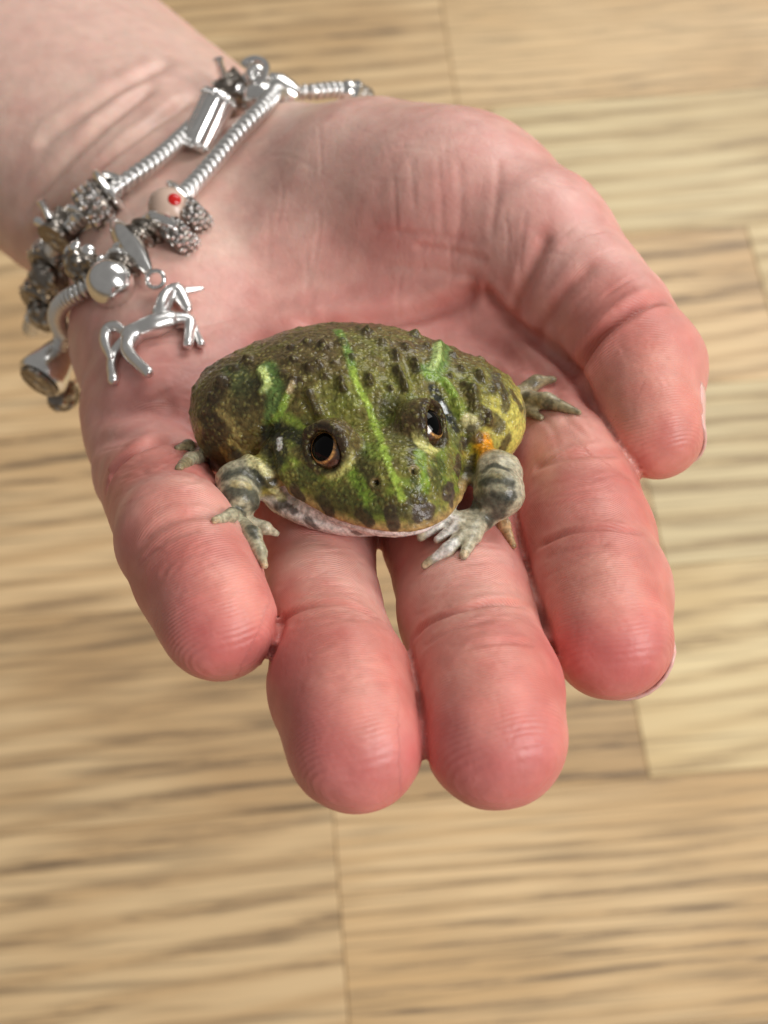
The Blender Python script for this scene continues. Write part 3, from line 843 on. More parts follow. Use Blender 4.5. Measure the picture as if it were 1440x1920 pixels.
# markings
X, Y, Z = FV_.T
nb = fbm(FV_, 4.5, 40); ns = fbm(FV_, 1.6, 50)
def mixc(C, col, w):
    w = np.clip(w, 0, 1)[:, None]; return C * (1 - w) + np.asarray(col) * w
OLIVE, BROWN, DARK, GREEN, PALE, CREAM = srgb(118, 115, 52), srgb(102, 84, 50), srgb(48, 43, 28), srgb(112, 142, 40), srgb(172, 198, 112), srgb(206, 196, 142)
FCOL = np.tile(OLIVE, (len(FC), 1))
FCOL = mixc(FCOL, BROWN, sstep(1, -7, Y) * 0.9 * sstep(0.28, 0.5, nb))
FCOL = mixc(FCOL, BROWN, 0.5 * sstep(0.5, 0.65, ns))
FCOL = mixc(FCOL, srgb(122, 148, 50), 0.6 * sstep(0.46, 0.66, fbm(FV_, 3, 44)) * sstep(-2, 6, Y))
# sides turn to tan and yellow, then the white belly
side = sstep(9, 3, Z + (nb - 0.5) * 4)
FCOL = mixc(FCOL, srgb(170, 140, 80), side * (X < 0) * sstep(6, 0, Y))
FCOL = mixc(FCOL, srgb(205, 190, 98), sstep(12.5, 8, Z + (nb - 0.5) * 4) * sstep(14, 19, X) * sstep(9, 2, Y))
FCOL = mixc(FCOL, srgb(226, 214, 204), sstep(3.2, 0.8, Z + (nb - 0.5) * 2))
def paint(pts, rad, col, op=1.0, soft=0.5, rag=0.6, n=4, seed=60):
    Lp = fsf.line(pts, n)
    i, d, t = fsf.dist(Lp, rad * (1 + soft) + rag + 0.5)
    d = d + (fbm(FV_[i], 1.1, seed) - 0.5) * rag * 2
    soft = soft * 0.6
    w = op * (1 - sstep(rad * (1 - soft), rad * (1 + soft), d))
    FCOL[i] = FCOL[i] * (1 - w[:, None]) + np.asarray(col) * w[:, None]
# below the mouth line: white lip and throat
ml = Z - ZM(X, Y)
headm = ((X / 16.5) ** 2 + ((Y - 4.2) / 18.2) ** 2 < 1) & (Y > -2) & (Z < 9)
near_m = np.where(headm, np.abs(ml), 99.0)
FCOL = mixc(FCOL, srgb(186, 150, 96), np.where(headm & (ml > -0.1), sstep(2.4, 0.8, ml + (ns - 0.5) * 1.4) * 0.85, 0))
WHITE = srgb(228, 214, 206)
FCOL = mixc(FCOL, WHITE, np.where(headm, sstep(0.25, -0.05, ml), 0))
LD = srgb(74, 58, 44)
for c in ([(553, 918), (562, 935)], [(606, 940), (618, 960)], [(676, 962), (690, 978)], [(732, 960), (738, 988)], [(788, 945), (784, 972)], [(806, 955), (803, 962)], [(845, 915), (838, 930)], [(862, 860), (858, 885)], [(868, 830), (866, 842)]):
    paint(c, 0.95, LD, 0.95, 0.25, 0.35)
for c in ([(575, 975), (592, 990)], [(540, 948), (552, 958)], [(850, 925), (846, 945)], [(664, 998), (672, 1001)]):
    paint(c, 0.55, srgb(92, 76, 68), 0.85, 0.4, 0.3)
# head: dark bands either side of the snout, cheek spots
paint([(668, 845), (682, 880), (700, 925), (712, 950)], 1.5, DARK, 0.65, 0.7)
paint([(775, 790), (782, 830), (778, 870), (790, 930)], 1.2, DARK, 0.65, 0.7)
paint([(735, 770), (750, 800), (770, 820)], 2.2, DARK, 0.45, 0.8)
paint([(565, 895), (580, 890)], 1.6, srgb(44, 50, 26), 0.7, 0.6); paint([(655, 935), (680, 955)], 2.0, srgb(48, 58, 24), 0.6, 0.7)
paint([(600, 925), (640, 950)], 1.2, srgb(64, 70, 34), 0.6, 0.6)
paint([(820, 900), (825, 870)], 1.4, srgb(48, 58, 26), 0.7, 0.7); paint([(845, 800), (855, 830)], 1.2, srgb(86, 92, 52), 0.6, 0.7)
paint([(760, 935), (745, 950)], 1.6, srgb(62, 54, 32), 0.7, 0.7)
# green
paint([(640, 872), (662, 890), (680, 915), (690, 935)], 0.95, srgb(112, 138, 46), 0.95, 0.7, 0.5)
paint([(788, 850), (793, 885), (798, 915)], 0.85, srgb(116, 142, 48), 0.95, 0.7, 0.5)
paint([(620, 888), (642, 880), (654, 862), (656, 848)], 0.85, srgb(196, 190, 110), 0.9, 0.6, 0.3)
paint([(596, 882), (585, 868)], 0.5, srgb(176, 160, 104), 0.7, 0.6, 0.3)
paint([(783, 815), (792, 836), (808, 843), (822, 832)], 0.8, srgb(204, 200, 120), 0.95, 0.6, 0.3)
paint([(834, 815), (830, 795)], 0.4, srgb(190, 182, 118), 0.7, 0.6, 0.3)
STR = srgb(168, 194, 78)
paint([(632, 618), (642, 634), (653, 660), (663, 700)], 0.62, srgb(116, 150, 66), 0.9, 0.7, 0.35)
paint([(660, 690), (672, 725), (688, 755), (705, 800), (718, 840), (732, 880), (745, 912), (754, 935)], 0.46, STR, 0.95, 0.6, 0.3)
# dorsolateral patches
paint([(838, 630), (830, 660), (820, 690), (800, 695)], 1.5, srgb(104, 136, 66), 0.9, 0.7, 0.5)
paint([(822, 645), (819, 670), (810, 690)], 0.7, srgb(186, 208, 128), 0.9, 0.6, 0.3)
paint([(800, 700), (820, 708), (840, 722), (852, 738)], 0.7, srgb(128, 160, 58), 0.85, 0.6, 0.3)
paint([(500, 690), (512, 720), (516, 755), (512, 790)], 1.5, srgb(98, 128, 64), 0.85, 0.7, 0.6)
paint([(489, 692), (499, 715), (488, 732)], 0.75, srgb(190, 206, 120), 0.95, 0.6, 0.35)
paint([(540, 738), (526, 770), (510, 796), (503, 815)], 0.55, srgb(140, 168, 62), 0.85, 0.6, 0.3)
paint([(540, 785), (560, 800), (576, 815)], 0.9, srgb(150, 172, 66), 0.85, 0.7, 0.4)
paint([(430, 690), (455, 720)], 2.0, srgb(70, 92, 52), 0.6, 0.7)
# ear patches
paint([(503, 812), (520, 808), (545, 813), (568, 822), (576, 832)], 1.3, srgb(30, 26, 18), 0.9, 0.5, 0.35)
paint([(505, 830), (522, 845), (518, 865)], 1.6, srgb(44, 44, 28), 0.85, 0.6, 0.5)
paint([(523, 824), (525, 840)], 0.42, srgb(232, 228, 220), 1.0, 0.35, 0.05)
paint([(812, 728), (824, 750), (838, 775), (856, 805)], 0.75, srgb(30, 32, 32), 0.95, 0.5, 0.2)
paint([(828, 757), (836, 772)], 0.3, srgb(228, 232, 234), 1.0, 0.4, 0.05)
# cream bumps and dark stripe over the arm
paint([(457, 857), (485, 872), (503, 893)], 1.0, srgb(214, 206, 150), 0.95, 0.5, 0.25)
paint([(514, 915), (528, 934)], 0.75, srgb(198, 190, 130), 0.9, 0.5, 0.25)
paint([(462, 885), (490, 902), (510, 905)], 0.9, srgb(52, 46, 32), 0.9, 0.5, 0.3)
paint([(530, 945), (520, 950)], 0.8, srgb(60, 52, 40), 0.8, 0.5, 0.3)
paint([(878, 788), (890, 798)], 1.0, srgb(216, 206, 150), 0.95, 0.5, 0.25)
# left flank: big brown blotch with tan streaks
paint([(395, 790), (400, 840), (420, 870)], 3.0, srgb(66, 50, 30), 0.85, 0.6, 0.8)
paint([(415, 715), (400, 740)], 1.6, srgb(58, 46, 28), 0.85, 0.6, 0.6)
paint([(480, 745), (470, 730), (455, 760)], 1.8, srgb(56, 52, 30), 0.7, 0.7, 0.6)
paint([(410, 770), (430, 790), (447, 815)], 0.6, srgb(158, 138, 82), 0.7, 0.6, 0.3)
paint([(432, 828), (446, 842)], 0.55, srgb(188, 168, 96), 0.8, 0.6, 0.3)
paint([(418, 845), (430, 870)], 0.6, srgb(150, 118, 60), 0.7, 0.6, 0.3)
paint([(372, 800), (366, 850), (385, 900)], 1.0, srgb(170, 146, 88), 0.75, 0.7, 0.4)
paint([(440, 845), (450, 868)], 0.8, srgb(48, 34, 20), 0.8, 0.6, 0.4)
# right flank: yellow, orange, brown blotches, white below
paint([(935, 790), (960, 800), (975, 840), (960, 880)], 3.0, srgb(208, 196, 96), 0.8, 0.7, 0.8)
paint([(898, 850), (912, 835), (930, 850)], 2.0, srgb(222, 190, 52), 0.9, 0.7, 0.5)
paint([(912, 832), (918, 852), (903, 872)], 1.7, srgb(224, 142, 14), 0.95, 0.6, 0.4)
paint([(980, 880), (970, 905)], 1.8, srgb(232, 228, 220), 0.9, 0.6, 0.5)
for c, r in (([(925, 785), (935, 800)], 1.4), ([(952, 825), (942, 842)], 1.0), ([(910, 770), (905, 790)], 0.9), ([(930, 705), (945, 735)], 1.1), ([(960, 735), (978, 765)], 0.8),
             ([(885, 808), (896, 822)], 1.0), ([(890, 860), (880, 885)], 0.9), ([(950, 750), (948, 765)], 0.8)):
    paint(c, r, srgb(70, 58, 40), 0.85, 0.5, 0.5)
paint([(880, 740), (888, 760)], 0.7, srgb(150, 128, 66), 0.6, 0.6)
for pts, w, h in WARTS: paint(pts, w * 1.5, srgb(62, 48, 30), 0.8, 0.6, 0.2)
paint([(546, 720), (543, 733)], 0.5, srgb(196, 172, 128), 0.8, 0.6, 0.2)
# limbs: grey-cream with dark bars
LIMB = srgb(180, 172, 144)
lm = np.full(len(FC), 9.0)
for P, rad in LIMBS:
    for k in range(len(P) - 1):
        e = P[k + 1] - P[k]; t = np.clip((FV_ - P[k]) @ e / (e @ e), 0, 1)
        lm = np.minimum(lm, np.linalg.norm(FV_ - P[k] - t[:, None] * e, axis=1) - (rad[k] + t * (rad[k + 1] - rad[k])))
limb_w = sstep(0.75, 0.25, lm)
FCOL = mixc(FCOL, LIMB * (0.75 + 0.5 * ns)[:, None], limb_w * 0.95)
DK = srgb(46, 50, 42)
for c, r in (([(422, 893), (450, 884), (478, 896), (487, 905)], 0.7), ([(425, 930), (448, 920), (476, 930), (482, 950)], 0.85), ([(438, 952), (455, 958), (462, 970)], 0.35),
             ([(905, 905), (935, 898), (958, 905)], 0.65), ([(890, 945), (905, 938), (930, 945), (935, 965)], 0.9), ([(925, 925), (950, 930)], 0.5), ([(955, 945), (962, 925)], 0.5),
             ([(905, 885), (925, 872), (950, 880)], 0.3), ([(470, 985), (478, 1005)], 0.5), ([(915, 970), (920, 985)], 0.6)):
    paint(c, r * 1.35, DK, 0.82, 0.9, 0.5)
paint([(440, 905), (465, 910)], 0.6, srgb(190, 172, 118), 0.6, 0.7); paint([(925, 890), (945, 893)], 0.6, srgb(150, 138, 92), 0.6, 0.7)
for c in ([(404, 975)], [(497, 1058)], [(799, 1056)], [(870, 1036)]):
    paint(c, 0.7, srgb(206, 180, 140), 0.7, 0.7, 0.1)
for c, r in (([(820, 1040), (850, 1015)], 0.9), ([(810, 1000), (850, 975)], 0.9), ([(820, 1005), (850, 990)], 0.8)):
    paint(c, r, srgb(222, 218, 210), 0.85, 0.6, 0.2)
for c in ([(990, 715), (1034, 712)], [(990, 750), (1080, 771)], [(985, 770), (1010, 781)], [(345, 840), (336, 842)], [(355, 868), (338, 876)]):
    paint(c, 1.6, srgb(138, 124, 92), 0.85, 0.5, 0.2)
for c in ([(1000, 718)], [(1030, 756), (1026, 766)], [(985, 742)]): paint(c, 0.8, srgb(76, 70, 52), 0.8, 0.5, 0.3)
paint([(945, 985), (960, 1018)], 1.2, srgb(206, 168, 120), 0.9, 0.5, 0.2)
# rim of the eyes
for s in (-1, 1):
    q = FV_ - EYE[s]; g = q @ GAZE[s]; lat = np.linalg.norm(q - g[:, None] * GAZE[s], axis=1)
    brow = sstep(-1.0, 1.5, q[:, 2] - g * GAZE[s][2])
    FCOL = mixc(FCOL, srgb(92, 70, 42), np.where((g > -1) & (g < 5), 0.8 * brow * sstep(5.2, 4.3, lat), 0))
    FCOL = mixc(FCOL, srgb(46, 32, 20), np.where((g > 0) & (g < 5), 0.92 * sstep(4.1, 3.3, lat), 0))
    sockets = (g > 0) & (lat < 2.5); FCOL = mixc(FCOL, srgb(30, 20, 14), sockets * 0.9)
for x, y in NOS:
    h = fsf.hit(x, y); d = np.linalg.norm(FC2 - h, axis=1)
    FCOL = mixc(FCOL, srgb(168, 146, 100), 0.7 * np.exp(-((d - 0.7) / 0.25) ** 2))
    FCOL = mixc(FCOL, srgb(14, 11, 8), sstep(0.5, 0.3, d))
# how grainy the skin is: granules on the head and back, smooth on lips, belly and limbs
gran = sstep(3.5, 7.0, Z) * np.where(near_m < 2.0, 0.3, 1.0)
gran = gran * (1 - 0.8 * ((Y > 4) & (Z < 6)))
gran = smooth_field(FC2, FF, gran * (1 - limb_w), 3)

m, N, L, b = mat('frog_skin')
ca = attr(N, 'marking'); ga = attr(N, 'granule')
tc = N.new('ShaderNodeTexCoord')
wn = N.new('ShaderNodeTexNoise'); wn.inputs['Scale'].default_value = 900; L.new(tc.outputs['Object'], wn.inputs['Vector'])
wv = N.new('ShaderNodeVectorMath'); wv.operation = 'MULTIPLY_ADD'; wv.inputs[1].default_value = (0.0006,) * 3
L.new(wn.outputs['Color'], wv.inputs[0]); L.new(tc.outputs['Object'], wv.inputs[2])
vo = N.new('ShaderNodeTexVoronoi'); vo.inputs['Scale'].default_value = 1250; vo.inputs['Randomness'].default_value = 0.9
L.new(wv.outputs[0], vo.inputs['Vector'])
gr = N.new('ShaderNodeMapRange'); gr.inputs[1].default_value = 0.12; gr.inputs[2].default_value = 0.55; gr.inputs[3].default_value = 1; gr.inputs[4].default_value = 0
L.new(vo.outputs['Distance'], gr.inputs[0])
gm = N.new('ShaderNodeMath'); gm.operation = 'MULTIPLY'; L.new(gr.outputs[0], gm.inputs[0]); L.new(ga.outputs['Fac'], gm.inputs[1])
vsep = N.new('ShaderNodeSeparateColor'); L.new(vo.outputs['Color'], vsep.inputs[0])
cm = N.new('ShaderNodeMath'); cm.operation = 'MULTIPLY'; L.new(gm.outputs[0], cm.inputs[0]); L.new(vsep.outputs[0], cm.inputs[1])
c2 = N.new('ShaderNodeMath'); c2.operation = 'MULTIPLY'; L.new(cm.outputs[0], c2.inputs[0]); c2.inputs[1].default_value = 0.62
light = N.new('ShaderNodeMix'); light.data_type = 'RGBA'; L.new(c2.outputs[0], light.inputs[0]); L.new(ca.outputs['Color'], light.inputs[6])
tint2 = N.new('ShaderNodeMix'); tint2.data_type = 'RGBA'; tint2.inputs[0].default_value = 0.55
L.new(ca.outputs['Color'], tint2.inputs[6]); tint2.inputs[7].default_value = (*srgb(200, 194, 108), 1)
L.new(tint2.outputs[2], light.inputs[7])
fn = N.new('ShaderNodeTexNoise'); fn.inputs['Scale'].default_value = 1500; fn.inputs['Detail'].default_value = 4; L.new(tc.outputs['Object'], fn.inputs['Vector'])
fm = N.new('ShaderNodeMapRange'); fm.inputs[1].default_value = 0.35; fm.inputs[2].default_value = 0.65; fm.inputs[3].default_value = 0.58; fm.inputs[4].default_value = 1.18
L.new(fn.outputs['Fac'], fm.inputs[0])
hv_ = N.new('ShaderNodeHueSaturation'); L.new(light.outputs[2], hv_.inputs['Color']); L.new(fm.outputs[0], hv_.inputs['Value'])
L.new(hv_.outputs[0], b.inputs['Base Color'])
b.inputs['Roughness'].default_value = 0.40
b.inputs['Subsurface Weight'].default_value = 0.12; b.inputs['Subsurface Scale'].default_value = 0.0008
b.inputs['Specular IOR Level'].default_value = 0.25; b.inputs['Coat Weight'].default_value = 0.5; b.inputs['Coat Roughness'].default_value = 0.06; b.inputs['Coat IOR'].default_value = 1.36
bp1 = N.new('ShaderNodeBump'); bp1.inputs['Strength'].default_value = 0.7; bp1.inputs['Distance'].default_value = 0.0002
L.new(gm.outputs[0], bp1.inputs['Height'])
bp2 = N.new('ShaderNodeBump'); bp2.inputs['Strength'].default_value = 0.35; bp2.inputs['Distance'].default_value = 0.0003
L.new(fn.outputs['Fac'], bp2.inputs['Height']); L.new(bp1.outputs[0], bp2.inputs['Normal'])
L.new(bp2.outputs[0], b.inputs['Normal']); L.new(bp2.outputs[0], b.inputs['Coat Normal'])
FROG_SKIN = m
frog = empty('frog', c2w(f2c((0, -4, 0))))
tag(frog, 'small plump wet olive frog with green back stripe and warty skin, sitting on the palm', 'frog')
body = link_mesh('body', c2w(FC2), FF, FROG_SKIN, frog, origin=c2w(f2c((0, -4, 6))))
add_color(body, 'marking', FCOL); add_float(body, 'granule', gran)

m, N, L, b = mat('iris'); ca = attr(N, 'iris')
tc = N.new('ShaderNodeTexCoord'); nn_ = N.new('ShaderNodeTexNoise'); nn_.inputs['Scale'].default_value = 2600; nn_.inputs['Detail'].default_value = 4
L.new(tc.outputs['Object'], nn_.inputs['Vector'])
mr = N.new('ShaderNodeMapRange'); mr.inputs[1].default_value = 0.35; mr.inputs[2].default_value = 0.65; mr.inputs[3].default_value = 0.45; mr.inputs[4].default_value = 1.5
L.new(nn_.outputs['Fac'], mr.inputs[0])
hh = N.new('ShaderNodeHueSaturation'); L.new(ca.outputs['Color'], hh.inputs['Color']); L.new(mr.outputs[0], hh.inputs['Value'])
L.new(hh.outputs[0], b.inputs['Base Color']); b.inputs['Roughness'].default_value = 0.25; b.inputs['Coat Weight'].default_value = 1.0; b.inputs['Coat Roughness'].default_value = 0.02
IRIS = m
m, N, L, b = mat('pupil'); b.inputs['Base Color'].default_value = (0.001, 0.001, 0.001, 1); b.inputs['Roughness'].default_value = 0.05; b.inputs['Specular IOR Level'].default_value = 0.15
PUPIL = m
def make_eye(s):
    g = GAZE[s]; upv = np.array([0, 0, 1.0]) - g * g[2]; upv /= np.linalg.norm(upv); sd = np.cross(upv, g)
    c = EYE[s] + g * 0.35; R = 3.5
    fr = np.array([0, 1.0, -0.45]); fr -= g * (fr @ g); fr /= np.linalg.norm(fr)
    g = g - (0.11 if s < 0 else 0.03) * fr + (0.04 if s < 0 else 0.10) * upv; g /= np.linalg.norm(g); upv = upv - g * (g @ upv); upv /= np.linalg.norm(upv); sd = np.cross(upv, g)
    V, F, col = [], [], []
    nr, na = 26, 48
    a_max = 1.6
    def pup(phi):          # the pupil's rim, an upright oval
        cx, cy = math.cos(phi), math.sin(phi)
        return (0.62 if s < 0 else 0.64) / math.sqrt((cx / 1.0) ** 2 + (cy / 1.12) ** 2)
    for i in range(nr + 1):
        for j in range(na):
            phi = 2 * math.pi * j / na; th = a_max * i / nr
            dirv = g * math.cos(th) + math.sin(th) * (sd * math.cos(phi) + upv * math.sin(phi))
            V.append(c + R * dirv)
            q = th / pup(phi)
            ring = math.exp(-((q - 1.03) / 0.055) ** 2)
            base = srgb(70, 44, 22) * (0.95 if q < 1.35 else 0.7)
            col.append(base * (1 - ring) + srgb(214, 158, 84) * ring)
    for i in range(nr):
        for j in range(na):
            F.append((i * na + j, (i + 1) * na + j, (i + 1) * na + (j + 1) % na, i * na + (j + 1) % na))
    eye = link_mesh('eye', c2w(f2c(V)), F, IRIS, frog, origin=c2w(f2c(c)))
    add_color(eye, 'iris', np.array(col))
    V, F = [c + (R + 0.05) * g], []
    nr = 6
    for i in range(1, nr + 1):
        for j in range(na):
            phi = 2 * math.pi * j / na; th = pup(phi) * i / nr
            dirv = g * math.cos(th) + math.sin(th) * (sd * math.cos(phi) + upv * math.sin(phi))
            V.append(c + (R + 0.05 * (1 - (i / nr) ** 4) - 0.02 * (i == nr)) * dirv)
    for j in range(na):
        F.append((0, 1 + j, 1 + (j + 1) % na))
        for i in range(nr - 1):
            F.append((1 + i * na + j, 1 + (i + 1) * na + j, 1 + (i + 1) * na + (j + 1) % na, 1 + i * na + (j + 1) % na))
    link_mesh('pupil', c2w(f2c(V)), F, PUPIL, eye)
    return eye
for s in (-1, 1): make_eye(s)
_q = hv.sample(FC2)
print('FROG belly vs hand: deepest %.1f mm, share inside %.3f' % (_q.min(), (_q < 0).mean()))

# ------------------------------------------------------------------ silver
def silver(name, col, rough, grain=0, depth=0.0):
    m, N, L, b = mat(name)
    b.inputs['Metallic'].default_value = 1.0; b.inputs['Roughness'].default_value = rough
    tc = N.new('ShaderNodeTexCoord')
    n = N.new('ShaderNodeTexNoise'); n.inputs['Scale'].default_value = 500; n.inputs['Detail'].default_value = 3
    L.new(tc.outputs['Object'], n.inputs['Vector'])
    mx = N.new('ShaderNodeMix'); mx.data_type = 'RGBA'
    mx.inputs[6].default_value = (*[c * 0.72 for c in col], 1); mx.inputs[7].default_value = (*col, 1)
    L.new(n.outputs['Fac'], mx.inputs[0])
    out = mx.outputs[2]
    if grain:
        v = N.new('ShaderNodeTexVoronoi'); v.inputs['Scale'].default_value = grain
        L.new(tc.outputs['Object'], v.inputs['Vector'])
        r = N.new('ShaderNodeMapRange'); r.inputs[1].default_value = 0.2; r.inputs[2].default_value = 0.62; r.inputs[3].default_value = 1; r.inputs[4].default_value = 0
        L.new(v.outputs['Distance'], r.inputs[0])
        m2 = N.new('ShaderNodeMix'); m2.data_type = 'RGBA'; L.new(r.outputs[0], m2.inputs[0])
        m2.inputs[6].default_value = (0.24, 0.21, 0.18, 1); L.new(out, m2.inputs[7]); out = m2.outputs[2]
        bp = N.new('ShaderNodeBump'); bp.inputs['Strength'].default_value = 1; bp.inputs['Distance'].default_value = depth
        L.new(r.outputs[0], bp.inputs['Height']); L.new(bp.outputs[0], b.inputs['Normal'])
    L.new(out, b.inputs['Base Color'])
    return m
SILVER = silver('polished_silver', (0.93, 0.92, 0.90), 0.19)
LINK = silver('chain_silver', (0.92, 0.91, 0.89), 0.30)
PAVE = silver('oxidised_pave_silver', (0.80, 0.78, 0.76), 0.3, 900, 0.0005)
DARKS = silver('tarnished_silver', (0.72, 0.67, 0.60), 0.3, 520, 0.0006)
mm_, N_, L_, b_ = mat('cream_enamel'); b_.inputs['Base Color'].default_value = (*srgb(206, 178, 160), 1); b_.inputs['Roughness'].default_value = 0.25
ENAMEL = mm_
mm_, N_, L_, b_ = mat('red_enamel'); b_.inputs['Base Color'].default_value = (*srgb(190, 28, 24), 1); b_.inputs['Roughness'].default_value = 0.2
REDE = mm_

def push_out(P, gap):
    P = np.array(P, float)
    for _ in range(12):
        d = hv.sample(P); g = hv.grad(P); g /= np.maximum(np.linalg.norm(g, axis=1, keepdims=True), 1e-6)
        P = P + g * np.clip(gap - d, 0, 3)[:, None]
    return P
def spot(px, py, lift, d=None):
    h = hs.hit(px, py)
    if d is not None or h is None: return at(px, py, d or 290)
    return push_out([h * (1 - lift / abs(h[2]))], lift * 0.6)[0]
def tube_mesh(P, rad, n=10, closed=False, caps=True):
    P = np.asarray(P, float); m = len(P)
    rad = np.broadcast_to(np.asarray(rad, float), (m,))
    T = np.gradient(P, axis=0)
    if closed: T = np.roll(P, -1, 0) - np.roll(P, 1, 0)
    T /= np.linalg.norm(T, axis=1, keepdims=True)
    ref = np.array([0.13, 0.31, 0.94]); V = []; prev = None
    for i in range(m):
        a = np.cross(T[i], ref if prev is None else prev)
        if prev is not None: a = prev - T[i] * (prev @ T[i])
        a /= np.linalg.norm(a); prev = a; c = np.cross(T[i], a)
        for j in range(n):
            w = 2 * math.pi * j / n
            V.append(P[i] + rad[i] * (a * math.cos(w) + c * math.sin(w)))
    F = []
    for i in range(m if closed else m - 1):
        for j in range(n):
            i2 = (i + 1) % m
            F.append((i * n + j, i * n + (j + 1) % n, i2 * n + (j + 1) % n, i2 * n + j))
    if not closed and caps:
        F.append(tuple(range(n))[::-1]); F.append(tuple((m - 1) * n + j for j in range(n)))
    return np.array(V), F
def frame(axis, hint=(0, 0, 1)):
    t = np.asarray(axis, float); t = t / np.linalg.norm(t)
    n = np.asarray(hint, float); n = n - t * (n @ t); n /= np.linalg.norm(n)
    return t, n, np.cross(t, n)
def lathe_mesh(c, axis, prof, n=24, wob=None, squash=1.0):
    t, u, v = frame(axis); V = []; F = []
    for i, (z, r) in enumerate(prof):
        for j in range(n):
            w = 2 * math.pi * j / n; rr = r * (1 + (wob(i, w) if wob else 0))
            V.append(np.asarray(c) + t * z + rr * (u * math.cos(w) * squash + v * math.sin(w)))
    for i in range(len(prof) - 1):
        for j in range(n):
            F.append((i * n + j, (i + 1) * n + j, (i + 1) * n + (j + 1) % n, i * n + (j + 1) % n))
    F.append(tuple(range(n))); F.append(tuple((len(prof) - 1) * n + j for j in range(n))[::-1])
    return V, F
def ball_prof(r, k=1.0, n=14, cut=0.0):
    return [(-r * k * math.cos(a), max(r * math.sin(a), 0.05)) for a in np.linspace(cut, math.pi - cut, n)]
def ring_prof(R, r, w):            # a rounded band
    return [(-w, R - r), (-w, R - r * 0.2), (-w * 0.75, R + r * 0.5), (0, R + r), (w * 0.75, R + r * 0.5), (w, R - r * 0.2), (w, R - r)]
def put(name, VF, material, parent, smooth=True):
    o = link_mesh(name, c2w(VF[0]), VF[1], material, parent, smooth)
    o.data.set_sharp_from_angle(angle=0.8)
    return o
def imgdir(a, b):
    v = np.array(b) - np.array(a); return v / np.linalg.norm(v)

def path_of(front, back, gap):
    P = [spot(x, y, gap, *(r)) for x, y, *r in front] + [at(*b) for b in back]
    D = densify(P + P[:1], 14)[:-1]
    return push_out(D, gap)
def chain_part(parent, path, rad, ranges):
    ch = put('chain', tube_mesh(path, rad * 0.62, 8, True), LINK, parent)
    # links: one tilted rib mesh, shared
    n, q = 14, 6
    V, F = [], []
    for j in range(n):
        w = 2 * math.pi * j / n
        for k in range(q):
            a = 2 * math.pi * k / q
            rr = rad * 0.74 + rad * 0.30 * math.cos(a)
            V.append((rr * math.cos(w), rr * math.sin(w), rad * 0.31 * math.sin(a) + 0.40 * rad * math.cos(w)))
    for j in range(n):
        for k in range(q):
            F.append((j * q + k, j * q + (k + 1) % q, ((j + 1) % n) * q + (k + 1) % q, ((j + 1) % n) * q + k))
    me = bpy.data.meshes.new('link'); me.from_pydata((np.array(V) * 0.001).tolist(), [], F); me.shade_smooth(); me.materials.append(LINK)
    cl = np.vstack([path, path[:1]]); seg = np.linalg.norm(np.diff(cl, axis=0), axis=1); S = np.concatenate([[0], np.cumsum(seg)])
    px = 720 - cl[:, 0] / cl[:, 2] * FPX; py = 960 + cl[:, 1] / cl[:, 2] * FPX
    s_ = 0.0; base = wloc(ch)
    while s_ < S[-1]:
        p = np.array([np.interp(s_, S, cl[:, k]) for k in range(3)])
        x, y = np.interp(s_, S, px), np.interp(s_, S, py)
        if any(x0 <= x <= x1 and y0 <= y <= y1 and -p[2] < dm for x0, y0, x1, y1, dm in ranges):
            p2 = np.array([np.interp(s_ + 0.5, S, cl[:, k]) for k in range(3)])
            wp, wp2 = c2w(p), c2w(p2)
            o = bpy.data.objects.new('link', me); COL.objects.link(o); o.parent = ch
            t, u, v = frame(wp2 - wp, CR @ np.array([0, 0, 1.0]))
            Mx = Matrix(((u[0], v[0], t[0]), (u[1], v[1], t[1]), (u[2], v[2], t[2])))
            o.rotation_euler = Mx.to_euler(); o.location = Vector(wp) - base
        s_ += rad * 0.82
    return ch

# bracelet nearer the palm
f1 = [(92, 700, 280), (120, 628, 276), (168, 548), (240, 470), (330, 392), (362, 358), (432, 284), (505, 206), (540, 178, 296), (590, 172, 297), (645, 170, 300), (688, 192, 306)]
b1 = [(700, 250, 322), (620, 330, 342), (470, 450, 345), (300, 600, 335), (150, 715, 312), (100, 728, 296)]
P1 = path_of(f1, b1, 2.2)
br1 = empty('charm_bracelet', c2w(P1.mean(0)))
tag(br1, 'silver snake chain bracelet with red enamel bead, lying against the heel of the palm', 'bracelet', 'silver charm bracelets on the wrist')
chain_part(br1, P1, 1.75, [(0, 100, 720, 780, 308)])
# bracelet nearer the forearm
f2_ = [(62, 596, 300), (78, 552, 296), (104, 498), (142, 438), (190, 390), (232, 356), (292, 314), (352, 268), (396, 232), (432, 176), (470, 150, 303)]
b2 = [(525, 165, 330), (470, 290, 352), (300, 470, 356), (120, 600, 340), (62, 620, 316)]
P2 = path_of(f2_, b2, 2.4)
br2 = empty('charm_bracelet', c2w(P2.mean(0)))
tag(br2, 'silver snake chain bracelet with barrel clasp and dark crown beads, lying on the forearm side', 'bracelet', 'silver charm bracelets on the wrist')
chain_part(br2, P2, 1.75, [(0, 100, 720, 780, 312)])

